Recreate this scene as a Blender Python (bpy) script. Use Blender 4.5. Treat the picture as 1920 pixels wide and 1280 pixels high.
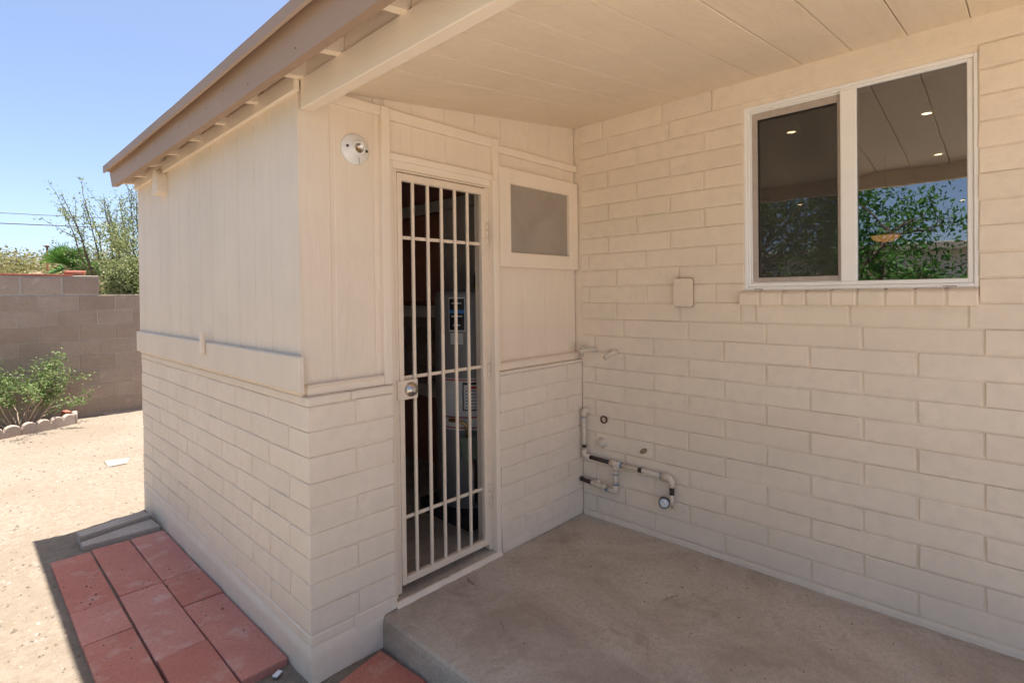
import bpy, bmesh, math, random
import numpy as np
from mathutils import Vector, Matrix, noise

# ------------------------------------------------------------------ scene, camera, sky, sun
sc = bpy.context.scene
for o in list(bpy.data.objects):
    bpy.data.objects.remove(o, do_unlink=True)
COL = sc.collection
random.seed(7)
R = math.radians

def make_camera():
    yaw, pit, rol = R(46.3735), R(-0.5036), R(-0.6993)
    f = Vector((math.sin(yaw)*math.cos(pit), math.cos(yaw)*math.cos(pit), math.sin(pit)))
    r = Vector((math.cos(yaw), -math.sin(yaw), 0)); u = r.cross(f)
    r2 = r*math.cos(rol) + u*math.sin(rol); u2 = -r*math.sin(rol) + u*math.cos(rol)
    cam = bpy.data.cameras.new('camera'); co = bpy.data.objects.new('camera', cam)
    COL.objects.link(co)
    m = Matrix((r2, u2, -f)).transposed().to_4x4(); m.translation = (-0.9559, -2.0364, 1.4088)
    co.matrix_world = m
    cam.sensor_fit = 'HORIZONTAL'; cam.sensor_width = 36; cam.lens = 36*995.99/1920
    cam.shift_y = -77.67/1920; cam.clip_start = 0.02; cam.clip_end = 2000
    sc.camera = co
make_camera()

SUN_DIR = Vector((0.43, 0.17, 2.53)).normalized()          # towards the sun
world = bpy.data.worlds.new('World'); sc.world = world; world.use_nodes = True
wn = world.node_tree.nodes; wl = world.node_tree.links; wn.clear()
sky = wn.new('ShaderNodeTexSky'); sky.sky_type = 'NISHITA'; sky.sun_disc = False
sky.sun_elevation = math.asin(SUN_DIR.z); sky.sun_rotation = math.atan2(SUN_DIR.x, SUN_DIR.y)
sky.altitude = 1500; sky.air_density = 0.72; sky.dust_density = 6.0; sky.ozone_density = 1.0
bg = wn.new('ShaderNodeBackground'); bg.inputs['Strength'].default_value = 0.05
wo = wn.new('ShaderNodeOutputWorld')
wl.new(sky.outputs[0], bg.inputs[0]); wl.new(bg.outputs[0], wo.inputs[0])
sun = bpy.data.lights.new('sun', 'SUN'); sun.energy = 2.3; sun.angle = R(0.53); sun.color = (1, 0.95, 0.87)
so = bpy.data.objects.new('sun', sun); COL.objects.link(so)
so.rotation_euler = (-SUN_DIR).to_track_quat('-Z', 'Y').to_euler(); so.location = (0, 0, 20)
sc.view_settings.view_transform = 'Standard'; sc.view_settings.look = 'None'
sc.view_settings.gamma = 1; sc.view_settings.use_curve_mapping = False
sc.view_settings.exposure = 2.52

# ------------------------------------------------------------------ material helpers
def nt(name):
    m = bpy.data.materials.new(name); m.use_nodes = True
    t = m.node_tree; t.nodes.clear()
    out = t.nodes.new('ShaderNodeOutputMaterial'); b = t.nodes.new('ShaderNodeBsdfPrincipled')
    t.links.new(b.outputs[0], out.inputs[0])
    return m, t, b, out
def N(t, kind, **kw):
    n = t.nodes.new(kind)
    for k, v in kw.items():
        if k in n.inputs: n.inputs[k].default_value = v
        else: setattr(n, k, v)
    return n
def pos(t, scale=(1, 1, 1), rot=(0, 0, 0)):
    g = N(t, 'ShaderNodeNewGeometry'); mp = N(t, 'ShaderNodeMapping')
    mp.inputs['Scale'].default_value = scale; mp.inputs['Rotation'].default_value = rot
    t.links.new(g.outputs['Position'], mp.inputs['Vector']); return mp.outputs[0]
def noi(t, vec, scale, detail=4, rough=.55, dist=0):
    n = N(t, 'ShaderNodeTexNoise', Scale=scale, Detail=detail, Roughness=rough, Distortion=dist)
    t.links.new(vec, n.inputs['Vector']); return n.outputs['Fac']
def ramp(t, fac, stops):
    r = N(t, 'ShaderNodeValToRGB'); e = r.color_ramp.elements
    while len(e) < len(stops): e.new(0.5)
    for i, (p, c) in enumerate(stops):
        e[i].position = p; e[i].color = c if len(c) == 4 else (*c, 1)
    t.links.new(fac, r.inputs[0]); return r.outputs[0]
def mixc(t, fac, a, b, mode='MIX'):
    m = N(t, 'ShaderNodeMix', data_type='RGBA', blend_type=mode)
    for s, v in ((m.inputs[0], fac), (m.inputs[6], a), (m.inputs[7], b)):
        if hasattr(v, 'node'): t.links.new(v, s)
        elif isinstance(v, (int, float)): s.default_value = v
        else: s.default_value = (*v[:3], 1)
    return m.outputs[2]
def bump(t, b, h, strength, dist, prev=None):
    n = N(t, 'ShaderNodeBump', Strength=strength, Distance=dist)
    t.links.new(h, n.inputs['Height'])
    if prev is not None: t.links.new(prev, n.inputs['Normal'])
    t.links.new(n.outputs[0], b.inputs['Normal']); return n.outputs[0]
def sc3(c, k): return tuple(x*k for x in c)

def paint_masonry(name, c):
    m, t, b, o = nt(name); p = pos(t)
    big = noi(t, p, 2.3, 4); mid = noi(t, p, 17, 5)
    col = mixc(t, ramp(t, big, [(.3, (0, 0, 0)), (.7, (1, 1, 1))]), sc3(c, .95), sc3(c, 1.04))
    col = mixc(t, ramp(t, mid, [(.45, (0, 0, 0)), (.75, (1, 1, 1))]), col, sc3(c, .93))
    oi = N(t, 'ShaderNodeObjectInfo'); mr = N(t, 'ShaderNodeMapRange'); mr.inputs[3].default_value = .975; mr.inputs[4].default_value = 1.02
    t.links.new(oi.outputs['Random'], mr.inputs[0])
    hsv = N(t, 'ShaderNodeHueSaturation'); t.links.new(col, hsv.inputs['Color']); t.links.new(mr.outputs[0], hsv.inputs['Value'])
    t.links.new(hsv.outputs[0], b.inputs['Base Color'])
    b.inputs['Roughness'].default_value = .62; b.inputs['Specular IOR Level'].default_value = .3
    k = bump(t, b, noi(t, p, 14, 5, .6), .55, .007)
    k = bump(t, b, noi(t, p, 55, 4, .6), .5, .0025, k)
    k = bump(t, b, noi(t, p, 260, 2, .5), .35, .0006, k)
    vo = N(t, 'ShaderNodeTexVoronoi', Scale=9.0); vo.inputs['Randomness'].default_value = 1; t.links.new(p, vo.inputs['Vector'])   # pock marks and drips
    bump(t, b, ramp(t, vo.outputs['Distance'], [(.05, (0, 0, 0)), (.13, (1, 1, 1))]), .45, .0022, k)
    return m
def paint_wood(name, c, axis='z', rough=.6, strength=.5, grain=1.0, rings=0.0):
    m, t, b, o = nt(name)
    s = {'z': (1, 1, .035), 'x': (.03, 1, 1), 'y': (1, .03, 1)}[axis]
    g = noi(t, pos(t, s), 70, 6, .65, .6); big = noi(t, pos(t), 1.9, 4)
    col = mixc(t, ramp(t, big, [(.3, (0, 0, 0)), (.7, (1, 1, 1))]), sc3(c, .95), sc3(c, 1.04))
    col = mixc(t, ramp(t, g, [(.56, (0, 0, 0)), (.72, (.5*grain,)*3)]), col, sc3(c, .86))
    rg = None
    if rings:                                              # plywood growth rings: contour lines of a stretched noise
        s3 = {'z': (1, 1, .10), 'x': (.16, 1, 1), 'y': (1, .10, 1)}[axis]
        q = noi(t, pos(t, s3), 5.5, 2, .45, .3); mu = N(t, 'ShaderNodeMath', operation='MULTIPLY'); mu.inputs[1].default_value = 16
        fr = N(t, 'ShaderNodeMath', operation='FRACT'); t.links.new(q, mu.inputs[0]); t.links.new(mu.outputs[0], fr.inputs[0])
        rg = ramp(t, fr.outputs[0], [(0, (0, 0, 0)), (.55, (.25, .25, .25)), (.9, (1, 1, 1)), (1, (0, 0, 0))])
        sm = noi(t, pos(t, s), 16, 5, .7, .3)
        col = mixc(t, ramp(t, sm, [(.5, (0, 0, 0)), (.75, (rings,)*3)]), col, (c[0]*.80, c[1]*.74, c[2]*.66))
        k_ = mixc(t, 1.0, rg, (rings*.55,)*3, 'MULTIPLY'); col = mixc(t, k_, col, (c[0]*.78, c[1]*.72, c[2]*.64))
    t.links.new(col, b.inputs['Base Color']); b.inputs['Roughness'].default_value = rough
    b.inputs['Specular IOR Level'].default_value = .3
    s2 = {'z': (1, 1, .12), 'x': (.12, 1, 1), 'y': (1, .12, 1)}[axis]
    k = bump(t, b, noi(t, pos(t, s2), 40, 3, .5, 2.5), .35*strength, .003)
    k = bump(t, b, g, strength, .0022, k)
    if rg is not None: bump(t, b, rg, .35, .0012, k)
    return m
def plain(name, c, rough=.5, metal=0, var=.06, scale=30, bumpd=0.0, spec=.4):
    m, t, b, o = nt(name); p = pos(t); n = noi(t, p, scale, 4)
    col = mixc(t, ramp(t, n, [(.35, (0, 0, 0)), (.65, (1, 1, 1))]), sc3(c, 1-var), sc3(c, 1+var))
    t.links.new(col, b.inputs['Base Color']); b.inputs['Roughness'].default_value = rough
    b.inputs['Metallic'].default_value = metal; b.inputs['Specular IOR Level'].default_value = spec
    if bumpd: bump(t, b, noi(t, p, scale*4, 4), .5, bumpd)
    return m
def blotchy(name, c0, c1, spots, scale, bumpd, rough=.85, fine=220, spotpos=.66):
    m, t, b, o = nt(name); p = pos(t)
    a = noi(t, p, scale, 6, .62, .4)
    col = mixc(t, ramp(t, a, [(.32, (0, 0, 0)), (.68, (1, 1, 1))]), c0, c1)
    f = noi(t, p, fine, 3, .7); col = mixc(t, ramp(t, f, [(.3, (0, 0, 0)), (.7, (1, 1, 1))]), mixc(t, .5, col, sc3(c0, .72)), col)
    f2 = noi(t, p, fine*.33, 4, .7); col = mixc(t, ramp(t, f2, [(.38, (.55, .55, .55)), (.56, (0, 0, 0))]), col, sc3(c0, .78))
    s = noi(t, pos(t, (1, 1, 1), (0, 0, .7)), scale*2.2, 5, .6); col = mixc(t, ramp(t, s, [(spotpos-.06, (0, 0, 0)), (spotpos+.08, (.85, .85, .85))]), col, spots)
    t.links.new(col, b.inputs['Base Color']); b.inputs['Roughness'].default_value = rough
    b.inputs['Specular IOR Level'].default_value = .2
    k = bump(t, b, a, .3, bumpd*3); bump(t, b, f, .6, bumpd, k)
    return m
def leafmat(name, c0, c1, trans=.35):
    m, t, b, o = nt(name); g = N(t, 'ShaderNodeNewGeometry')
    col = ramp(t, g.outputs['Random Per Island'], [(0, c0), (1, c1)])
    t.links.new(col, b.inputs['Base Color']); b.inputs['Roughness'].default_value = .55
    b.inputs['Specular IOR Level'].default_value = .25
    tr = N(t, 'ShaderNodeBsdfTranslucent'); t.links.new(col, tr.inputs[0])
    mx = N(t, 'ShaderNodeMixShader'); mx.inputs[0].default_value = trans
    t.links.new(b.outputs[0], mx.inputs[1]); t.links.new(tr.outputs[0], mx.inputs[2]); t.links.new(mx.outputs[0], o.inputs[0])
    return m
def glassmat(name, refl, tint):
    m, t, b, o = nt(name); t.nodes.remove(b)
    tr = N(t, 'ShaderNodeBsdfTransparent'); tr.inputs[0].default_value = (*tint, 1)
    gl = N(t, 'ShaderNodeBsdfGlossy'); gl.inputs['Roughness'].default_value = 0.004; gl.inputs[0].default_value = (.95, .97, 1, 1)
    bp = N(t, 'ShaderNodeBump', Strength=.25, Distance=.002); t.links.new(noi(t, pos(t), 5, 2), bp.inputs['Height']); t.links.new(bp.outputs[0], gl.inputs['Normal'])
    fr = N(t, 'ShaderNodeFresnel', IOR=1.5); ad = N(t, 'ShaderNodeMath', operation='ADD', use_clamp=True); ad.inputs[1].default_value = refl
    t.links.new(fr.outputs[0], ad.inputs[0]); mx = N(t, 'ShaderNodeMixShader')
    t.links.new(ad.outputs[0], mx.inputs[0]); t.links.new(tr.outputs[0], mx.inputs[1]); t.links.new(gl.outputs[0], mx.inputs[2]); t.links.new(mx.outputs[0], o.inputs[0])
    return m
def screenmat(name, c, opacity, scale=420, vary=.06):
    m, t, b, o = nt(name); p = pos(t)
    b.inputs['Base Color'].default_value = (*c, 1); b.inputs['Roughness'].default_value = .8
    n = noi(t, p, 4.0, 5, .65, .6); mr = N(t, 'ShaderNodeMapRange'); mr.inputs[1].default_value = .3; mr.inputs[2].default_value = .7; mr.inputs[3].default_value = opacity-vary; mr.inputs[4].default_value = opacity+vary
    t.links.new(n, mr.inputs[0])
    wv = N(t, 'ShaderNodeTexWave', Scale=scale*.3); wv.bands_direction = 'Z'; t.links.new(p, wv.inputs['Vector'])
    ad = N(t, 'ShaderNodeMath', operation='MULTIPLY_ADD', use_clamp=True); ad.inputs[1].default_value = .12
    t.links.new(wv.outputs['Fac'], ad.inputs[0]); t.links.new(mr.outputs[0], ad.inputs[2])
    tr = N(t, 'ShaderNodeBsdfTransparent'); mx = N(t, 'ShaderNodeMixShader')
    t.links.new(ad.outputs[0], mx.inputs[0]); t.links.new(tr.outputs[0], mx.inputs[1]); t.links.new(b.outputs[0], mx.inputs[2]); t.links.new(mx.outputs[0], o.inputs[0])
    return m
def emit(name, c, s):
    m, t, b, o = nt(name); e = N(t, 'ShaderNodeEmission'); e.inputs[0].default_value = (*c, 1); e.inputs[1].default_value = s
    t.links.new(e.outputs[0], o.inputs[0]); return m

def slab_material():
    m, t, b, o = nt('patio_concrete'); p = pos(t)
    a = noi(t, p, 1.6, 8, .68, .8); f = noi(t, p, 150, 3, .75); f2 = noi(t, p, 46, 5, .72); s_ = noi(t, p, 4.2, 9, .74, .6); w = noi(t, p, 11, 6, .7)
    col = mixc(t, ramp(t, a, [(.40, (0, 0, 0)), (.60, (1, 1, 1))]), (.42, .345, .275), (.60, .525, .44))
    col = mixc(t, ramp(t, f2, [(.36, (.45, .45, .45)), (.58, (0, 0, 0))]), col, (.36, .30, .245))
    col = mixc(t, ramp(t, f, [(.30, (.75, .75, .75)), (.48, (0, 0, 0))]), col, (.30, .245, .195))
    col = mixc(t, ramp(t, f, [(.64, (0, 0, 0)), (.74, (.6, .6, .6))]), col, (.68, .60, .51))
    col = mixc(t, ramp(t, s_, [(.56, (0, 0, 0)), (.62, (.22, .22, .22)), (.72, (.5, .5, .5))]), col, (.27, .195, .135))
    col = mixc(t, ramp(t, w, [(.66, (0, 0, 0)), (.72, (.45, .45, .45))]), col, (.60, .52, .44))
    vo = N(t, 'ShaderNodeTexVoronoi', Scale=.85, feature='DISTANCE_TO_EDGE'); t.links.new(mixc(t, .12, p, N2(t, p)), vo.inputs['Vector'])
    ck = ramp(t, vo.outputs['Distance'], [(0, (1, 1, 1)), (.003, (0, 0, 0))]); gate = ramp(t, noi(t, p, 2.1, 3), [(.60, (0, 0, 0)), (.66, (.7, .7, .7))])
    col = mixc(t, mixc(t, 1.0, ck, gate, 'MULTIPLY'), col, (.13, .10, .08))
    t.links.new(col, b.inputs['Base Color']); b.inputs['Roughness'].default_value = .8; b.inputs['Specular IOR Level'].default_value = .25
    k = bump(t, b, a, .3, .008); k = bump(t, b, f2, .4, .0022, k); bump(t, b, f, .5, .0012, k)
    return m
def N2(t, p):
    n = N(t, 'ShaderNodeTexNoise', Scale=5.0, Detail=6.0); t.links.new(p, n.inputs['Vector']); return n.outputs['Color']
BEIGE = (0.845, 0.715, 0.57)
M = {}
M['block'] = paint_masonry('painted_block', BEIGE)
M['siding'] = paint_wood('painted_siding', BEIGE, 'z', strength=.5, grain=.45, rings=.14)
M['trim'] = paint_wood('painted_trim', sc3(BEIGE, 1.03), 'z', strength=.25, grain=.4)
M['trim_y'] = paint_wood('painted_trim_along', sc3(BEIGE, 1.02), 'y', strength=.3, grain=.5)
M['weathered'] = paint_wood('weathered_trim', sc3(BEIGE, .97), 'z', strength=1.0, grain=2.2)
M['ceiling'] = paint_wood('painted_ceiling', (.865, .715, .54), 'x', strength=.3, grain=.7, rings=.24)
M['fascia'] = paint_wood('brown_fascia', (.40, .275, .195), 'y', rough=.55, strength=.25, grain=.5)
M['steel_paint'] = plain('painted_steel', (.80, .66, .51), .42, 0, .03, 20)
M['concrete'] = slab_material()
M['bounce_concrete'] = blotchy('pale_bounce_concrete', (.50, .45, .39), (.60, .54, .47), (.44, .38, .32), 1.7, .0016, .8, 170, .64)  # only for the added patio that bounces sunlight
M['greyconc'] = blotchy('grey_concrete', (.44, .38, .32), (.54, .475, .405), (.36, .305, .255), 6, .0016)
M['red'] = blotchy('red_paver', (.54, .20, .145), (.64, .27, .20), (.57, .33, .26), 3.2, .0016, .88, 200, .60)
def vary(m, lo, hi):
    t = m.node_tree; b = next(n for n in t.nodes if n.type == 'BSDF_PRINCIPLED'); src = b.inputs['Base Color'].links[0].from_socket
    oi = N(t, 'ShaderNodeObjectInfo'); mr = N(t, 'ShaderNodeMapRange'); mr.inputs[3].default_value = lo; mr.inputs[4].default_value = hi
    ms = N(t, 'ShaderNodeMapRange'); ms.inputs[3].default_value = 1.0; ms.inputs[4].default_value = .86
    t.links.new(oi.outputs['Random'], mr.inputs[0]); t.links.new(oi.outputs['Random'], ms.inputs[0])
    h = N(t, 'ShaderNodeHueSaturation'); t.links.new(src, h.inputs['Color']); t.links.new(mr.outputs[0], h.inputs['Value']); t.links.new(ms.outputs[0], h.inputs['Saturation'])
    t.links.new(h.outputs[0], b.inputs['Base Color'])
vary(M['red'], .93, 1.07)
M['dirt'] = None
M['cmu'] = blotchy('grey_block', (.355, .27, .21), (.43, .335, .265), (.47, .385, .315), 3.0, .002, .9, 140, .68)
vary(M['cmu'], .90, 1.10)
M['mortar'] = blotchy('mortar', (.44, .38, .33), (.52, .46, .40), (.47, .42, .37), 5, .002, .9)
M['stone'] = blotchy('pale_stone', (.31, .27, .225), (.36, .315, .265), (.28, .24, .2), 9, .0016)
M['capred'] = blotchy('red_cap', (.42, .15, .10), (.46, .19, .14), (.5, .34, .3), 9, .0014)
M['edging'] = blotchy('edging_concrete', (.42, .33, .27), (.5, .41, .35), (.34, .26, .21), 9, .0014)
M['vinyl'] = plain('white_vinyl', (.90, .87, .83), .35, 0, .02, 8)
M['glass'] = glassmat('window_glass', .20, (.42, .43, .43))
M['screen'] = screenmat('insect_screen', (.06, .052, .045), .22)
M['screen_tan'] = screenmat('dusty_screen', (.40, .335, .27), .84, vary=.10)
M['screen_frame'] = plain('screen_frame', (.46, .39, .34), .45)
M['porcelain'] = plain('white_porcelain', (.82, .79, .75), .25, 0, .03, 40, 0, .5)
M['brass'] = plain('brass', (.6, .42, .18), .35, 1)
M['dark'] = plain('dark_rubber', (.03, .027, .025), .6)
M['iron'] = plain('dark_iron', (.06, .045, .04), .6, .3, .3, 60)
M['rust'] = blotchy('rust', (.12, .05, .025), (.22, .09, .04), (.05, .03, .02), 40, .001)
M['chrome'] = plain('satin_nickel', (.62, .58, .53), .3, 1)
M['pipe'] = blotchy('painted_pipe', (.78, .66, .53), (.84, .73, .60), (.24, .18, .14), 26, .0006, .5, 300, .72)
M['blue'] = plain('blue_sealant', (.05, .18, .36), .5)
M['white'] = plain('white_face', (.8, .8, .8), .4, 0, .02)
M['stain'] = blotchy('brown_stain', (.30, .22, .14), (.4, .31, .21), (.2, .14, .08), 30, .0006)  # also colours the painted shade line round the cover lid
M['tank'] = plain('grey_enamel', (.28, .27, .26), .35, 0, .04, 5)
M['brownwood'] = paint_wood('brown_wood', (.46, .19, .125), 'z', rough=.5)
M['label_black'] = plain('black_label', (.015, .015, .02), .4)
M['label_white'] = plain('white_label', (.7, .7, .68), .5)
M['label_red'] = plain('red_print', (.5, .06, .05), .5)
M['label_blue'] = plain('blue_print', (.05, .2, .55), .5)
M['drywall'] = plain('interior_paint', (.72, .66, .58), .8)
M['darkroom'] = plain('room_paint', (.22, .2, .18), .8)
M['copper'] = plain('copper', (.5, .25, .14), .35, 1)
M['green'] = plain('green_valve', (.25, .3, .22), .5)
M['bark'] = blotchy('bark', (.13, .09, .065), (.2, .15, .11), (.08, .055, .04), 14, .003)
M['twig'] = blotchy('pale_twig', (.42, .32, .24), (.5, .4, .31), (.3, .2, .15), 20, .001)
M['leaf_shrub'] = leafmat('shrub_leaf', (.08, .15, .04), (.26, .33, .13))
M['leaf_tree'] = leafmat('feathery_leaf', (.15, .21, .07), (.34, .38, .18))
M['leaf_dense'] = leafmat('hedge_leaf', (.13, .17, .055), (.33, .34, .16))
M['leaf_mesq'] = leafmat('bright_leaf', (.035, .12, .02), (.12, .25, .05))
M['leaf_palm'] = leafmat('palm_leaf', (.05, .13, .025), (.12, .25, .05), .25)
M['leaf_dry'] = leafmat('dry_frond', (.28, .2, .12), (.42, .33, .21), .2)
M['leaf_far'] = leafmat('far_scrub_leaf', (.18, .19, .07), (.33, .28, .13))
M['wire'] = plain('power_wire', (.10, .10, .11), .6)
M['lamp'] = emit('lit_lamp', (1, .66, .36), 7)
M['lampbowl'] = emit('lit_bowl', (1, .42, .12), .38)
M['whitewall'] = plain('white_building', (.6, .57, .52), .8)

def dirt_material():
    m, t, b, o = nt('sandy_dirt'); p = pos(t)
    a = noi(t, p, .9, 6, .6, .5); f = noi(t, p, 24, 6, .7); g = noi(t, p, 130, 3, .7)
    col = mixc(t, ramp(t, a, [(.34, (0, 0, 0)), (.66, (1, 1, 1))]), (.212, .174, .134), (.272, .235, .191))
    col = mixc(t, ramp(t, f, [(.40, (.9, .9, .9)), (.58, (0, 0, 0))]), col, (.205, .162, .122))
    col = mixc(t, ramp(t, g, [(.28, (.9, .9, .9)), (.42, (0, 0, 0))]), col, (.17, .12, .085))
    col = mixc(t, ramp(t, g, [(.66, (0, 0, 0)), (.78, (.7, .7, .7))]), col, (.42, .37, .31))
    t.links.new(col, b.inputs['Base Color']); b.inputs['Roughness'].default_value = .95; b.inputs['Specular IOR Level'].default_value = .1
    k = bump(t, b, f, .7, .016); bump(t, b, g, .6, .004, k)
    return m
M['dirt'] = dirt_material()

# ------------------------------------------------------------------ mesh helpers
def bx(bm, x0, x1, y0, y1, z0, z1, bev=0, seg=1):
    vs = [bm.verts.new((x, y, z)) for x in (x0, x1) for y in (y0, y1) for z in (z0, z1)]
    fs = [(0, 1, 3, 2), (4, 6, 7, 5), (0, 4, 5, 1), (2, 3, 7, 6), (0, 2, 6, 4), (1, 5, 7, 3)]
    ff = [bm.faces.new([vs[i] for i in f]) for f in fs]
    if bev:
        es = list({e for f in ff for e in f.edges})
        bmesh.ops.bevel(bm, geom=es, offset=bev, segments=seg, affect='EDGES', profile=.6)
    return vs
def prism(bm, pts, axis, a0, a1):
    """extrude a 2D outline along an axis; pts are the other two coordinates in xyz order"""
    def P(p, a):
        return {'x': (a, p[0], p[1]), 'y': (p[0], a, p[1]), 'z': (p[0], p[1], a)}[axis]
    A = [bm.verts.new(P(p, a0)) for p in pts]; B = [bm.verts.new(P(p, a1)) for p in pts]
    n = len(pts); bm.faces.new(A); bm.faces.new(B[::-1])
    for i in range(n): bm.faces.new((A[i], B[i], B[(i+1) % n], A[(i+1) % n]))
def tube(bm, pts, rad, seg=10, cap=True):
    pts = [Vector(p) for p in pts]; rr = rad if isinstance(rad, (list, tuple)) else [rad]*len(pts)
    rings = []; ref = None
    for i, p in enumerate(pts):
        d = (pts[min(i+1, len(pts)-1)] - pts[max(i-1, 0)]).normalized()
        if ref is None: ref = d.orthogonal().normalized()
        ref = (ref - d*ref.dot(d));
        ref = ref.normalized() if ref.length > 1e-5 else d.orthogonal().normalized()
        w = d.cross(ref)
        rings.append([bm.verts.new(p + (ref*math.cos(a) + w*math.sin(a))*rr[i]) for a in [2*math.pi*k/seg for k in range(seg)]])
    for a, b in zip(rings, rings[1:]):
        for k in range(seg): f = bm.faces.new((a[k], a[(k+1) % seg], b[(k+1) % seg], b[k])); f.smooth = True
    if cap: bm.faces.new(rings[0][::-1]); bm.faces.new(rings[-1])
def lathe(bm, prof, centre, axis, seg=24):
    """prof = [(r, h)] along axis vector"""
    a = Vector(axis).normalized(); u = a.orthogonal().normalized(); w = a.cross(u); c = Vector(centre)
    rings = [[bm.verts.new(c + a*h + (u*math.cos(2*math.pi*k/seg) + w*math.sin(2*math.pi*k/seg))*max(r, 1e-4)) for k in range(seg)] for r, h in prof]
    for A, B in zip(rings, rings[1:]):
        for k in range(seg): f = bm.faces.new((A[k], A[(k+1) % seg], B[(k+1) % seg], B[k])); f.smooth = True
    bm.faces.new(rings[0][::-1]); bm.faces.new(rings[-1])
WL = {}
def link(o, parent=None):
    COL.objects.link(o)
    if parent is not None:
        o.parent = parent; o.matrix_parent_inverse = Matrix.Translation(-WL.get(parent.name, Vector((0, 0, 0))))
    return o
def mesh_of(bm, name, mat):
    bmesh.ops.recalc_face_normals(bm, faces=bm.faces)
    me = bpy.data.meshes.new(name); bm.to_mesh(me); bm.free(); me.materials.append(mat); return me
def ob(name, bm, mat, parent=None, loc=None):
    me = mesh_of(bm, name, M[mat] if isinstance(mat, str) else mat)
    o = bpy.data.objects.new(name, me)
    if loc: o.location = loc
    link(o, parent); WL[o.name] = Vector(loc) if loc else Vector((0, 0, 0)); return o
def obox(name, mat, parent, x0, x1, y0, y1, z0, z1, bev=0, seg=1):
    bm = bmesh.new(); bx(bm, x0, x1, y0, y1, z0, z1, bev, seg); return ob(name, bm, mat, parent)
def tag(o, label=None, cat=None, group=None, kind=None):
    if label: o['label'] = label
    if cat: o['category'] = cat
    if group: o['group'] = group
    if kind: o['kind'] = kind
    return o
def thing(name, loc, label, cat, group=None):
    e = bpy.data.objects.new(name, None); e.empty_display_size = .1; e.location = loc; COL.objects.link(e)
    WL[e.name] = Vector(loc); return tag(e, label, cat, group)
def pyobj(name, V, F, mat, parent=None):
    me = bpy.data.meshes.new(name); me.from_pydata(V, [], F); me.materials.append(M[mat])
    o = bpy.data.objects.new(name, me); link(o, parent); WL[o.name] = Vector((0, 0, 0)); return o
BC = {}
def block(parent, x0, x1, y0, y1, z0, z1, mat='block', name='brick', bev=.0036, jit=.0022, seg=2):
    """one masonry unit; meshes are shared between units of one size"""
    dims = tuple(round(d, 3) for d in (x1-x0, y1-y0, z1-z0)); v = random.randrange(4)
    key = (dims, mat, v, bev)
    if key not in BC:
        rs = random.Random(1000 + len(BC)); bm = bmesh.new(); a, b, c = [d/2 for d in dims]
        vs = bx(bm, -a, a, -b, b, -c, c)
        for q in vs: q.co += Vector([rs.uniform(-jit, jit) for _ in range(3)])
        bmesh.ops.bevel(bm, geom=list(bm.edges), offset=bev, segments=seg, affect='EDGES', profile=.5)
        BC[key] = mesh_of(bm, name, M[mat])
    o = bpy.data.objects.new(name, BC[key]); o.location = ((x0+x1)/2, (y0+y1)/2, (z0+z1)/2)
    return link(o, parent)

# ------------------------------------------------------------------ ground and patio slab
def gz(x, y):
    z = -.137 - .0060*max(0, min(y, 9))
    n = noise.noise(Vector((x*1.3, y*1.3, 0)))*.010*min(1, max(0, (y-2.4)*.6)) + noise.noise(Vector((x*5, y*5, 3)))*.006
    n += noise.noise(Vector((x*14, y*14, 7)))*.005 + noise.noise(Vector((x*34, y*34, 1)))*.003
    return z + n*(1 if abs(x) < 15 and abs(y) < 15 else 0)
def axis_vals(lo, hi, step):
    v = list(np.arange(lo, hi, step)); far = []; d = step; q = lo
    while q > -600: d *= 1.45; q -= d; far.append(q)
    v = far[::-1] + v; d = step; q = v[-1]
    while q < 600: d *= 1.45; q += d; v.append(q)
    return v
gx, gy = axis_vals(-1.3, 1.3, .026), axis_vals(-.6, 7.3, .036)
V = [(x, y, gz(x, y)) for y in gy for x in gx]; nx = len(gx)
F = [(j*nx+i, j*nx+i+1, (j+1)*nx+i+1, (j+1)*nx+i) for j in range(len(gy)-1) for i in range(nx-1)]
g = pyobj('ground', V, F, 'dirt'); g['kind'] = 'structure'
for p in g.data.polygons: p.use_smooth = True

def slab():
    bm = bmesh.new(); n = 40
    xs = [.33, 1.86]; top = 0
    # front edge with a chipped, rounded nosing, running towards the camera side
    prof = [(0, -.26), (0, -.035), (.004, -.012), (.016, -.002), (.035, 0), (1.53, 0), (1.53, -.26)]
    rows = []
    for j in range(n+1):
        y = -.002 - 7.0*(j/n)**1.6
        w = noise.noise(Vector((0, y*3, 1)))*.008 + noise.noise(Vector((0, y*11, 5)))*.005
        rows.append([bm.verts.new((.328 + px + (w if i < 4 else 0) - .02*(j/n), y, pz + (w*.3 if 0 < i < 4 else 0))) for i, (px, pz) in enumerate(prof)])
    for a, b in zip(rows, rows[1:]):
        for i in range(len(prof)-1): bm.faces.new((a[i], a[i+1], b[i+1], b[i]))
    bm.faces.new(rows[0]); bm.faces.new(rows[-1][::-1])
    o = ob('patio_slab', bm, 'concrete'); o['kind'] = 'structure'
    return o
SLAB = slab()
bm = bmesh.new(); bx(bm, -4.6, .318, -6.6, -1.25, -.26, -.004, .012, 2)  # unseen patio, added so sunlit concrete bounces light under the porch roof
bx(bm, -4.6, .318, -9.2, -6.606, -.26, -.004, .012, 2)
o = ob('patio', bm, 'bounce_concrete'); o['kind'] = 'structure'

# ------------------------------------------------------------------ house: wall, window, roof, porch
W = 1.8297
C4 = .1016
ZB = 1.2531
YEND = -4.25; YP = -2.75                                 # end of the house; porch roof cut short to let bounce light in
house = thing('house', (3.6, -.8, -.16), 'beige painted block house with shed porch roof and white framed window', 'house')
WY0, WY1, WZ0, WZ1 = -1.9255, -1.022, 1.418, 2.3468        # window opening
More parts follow.
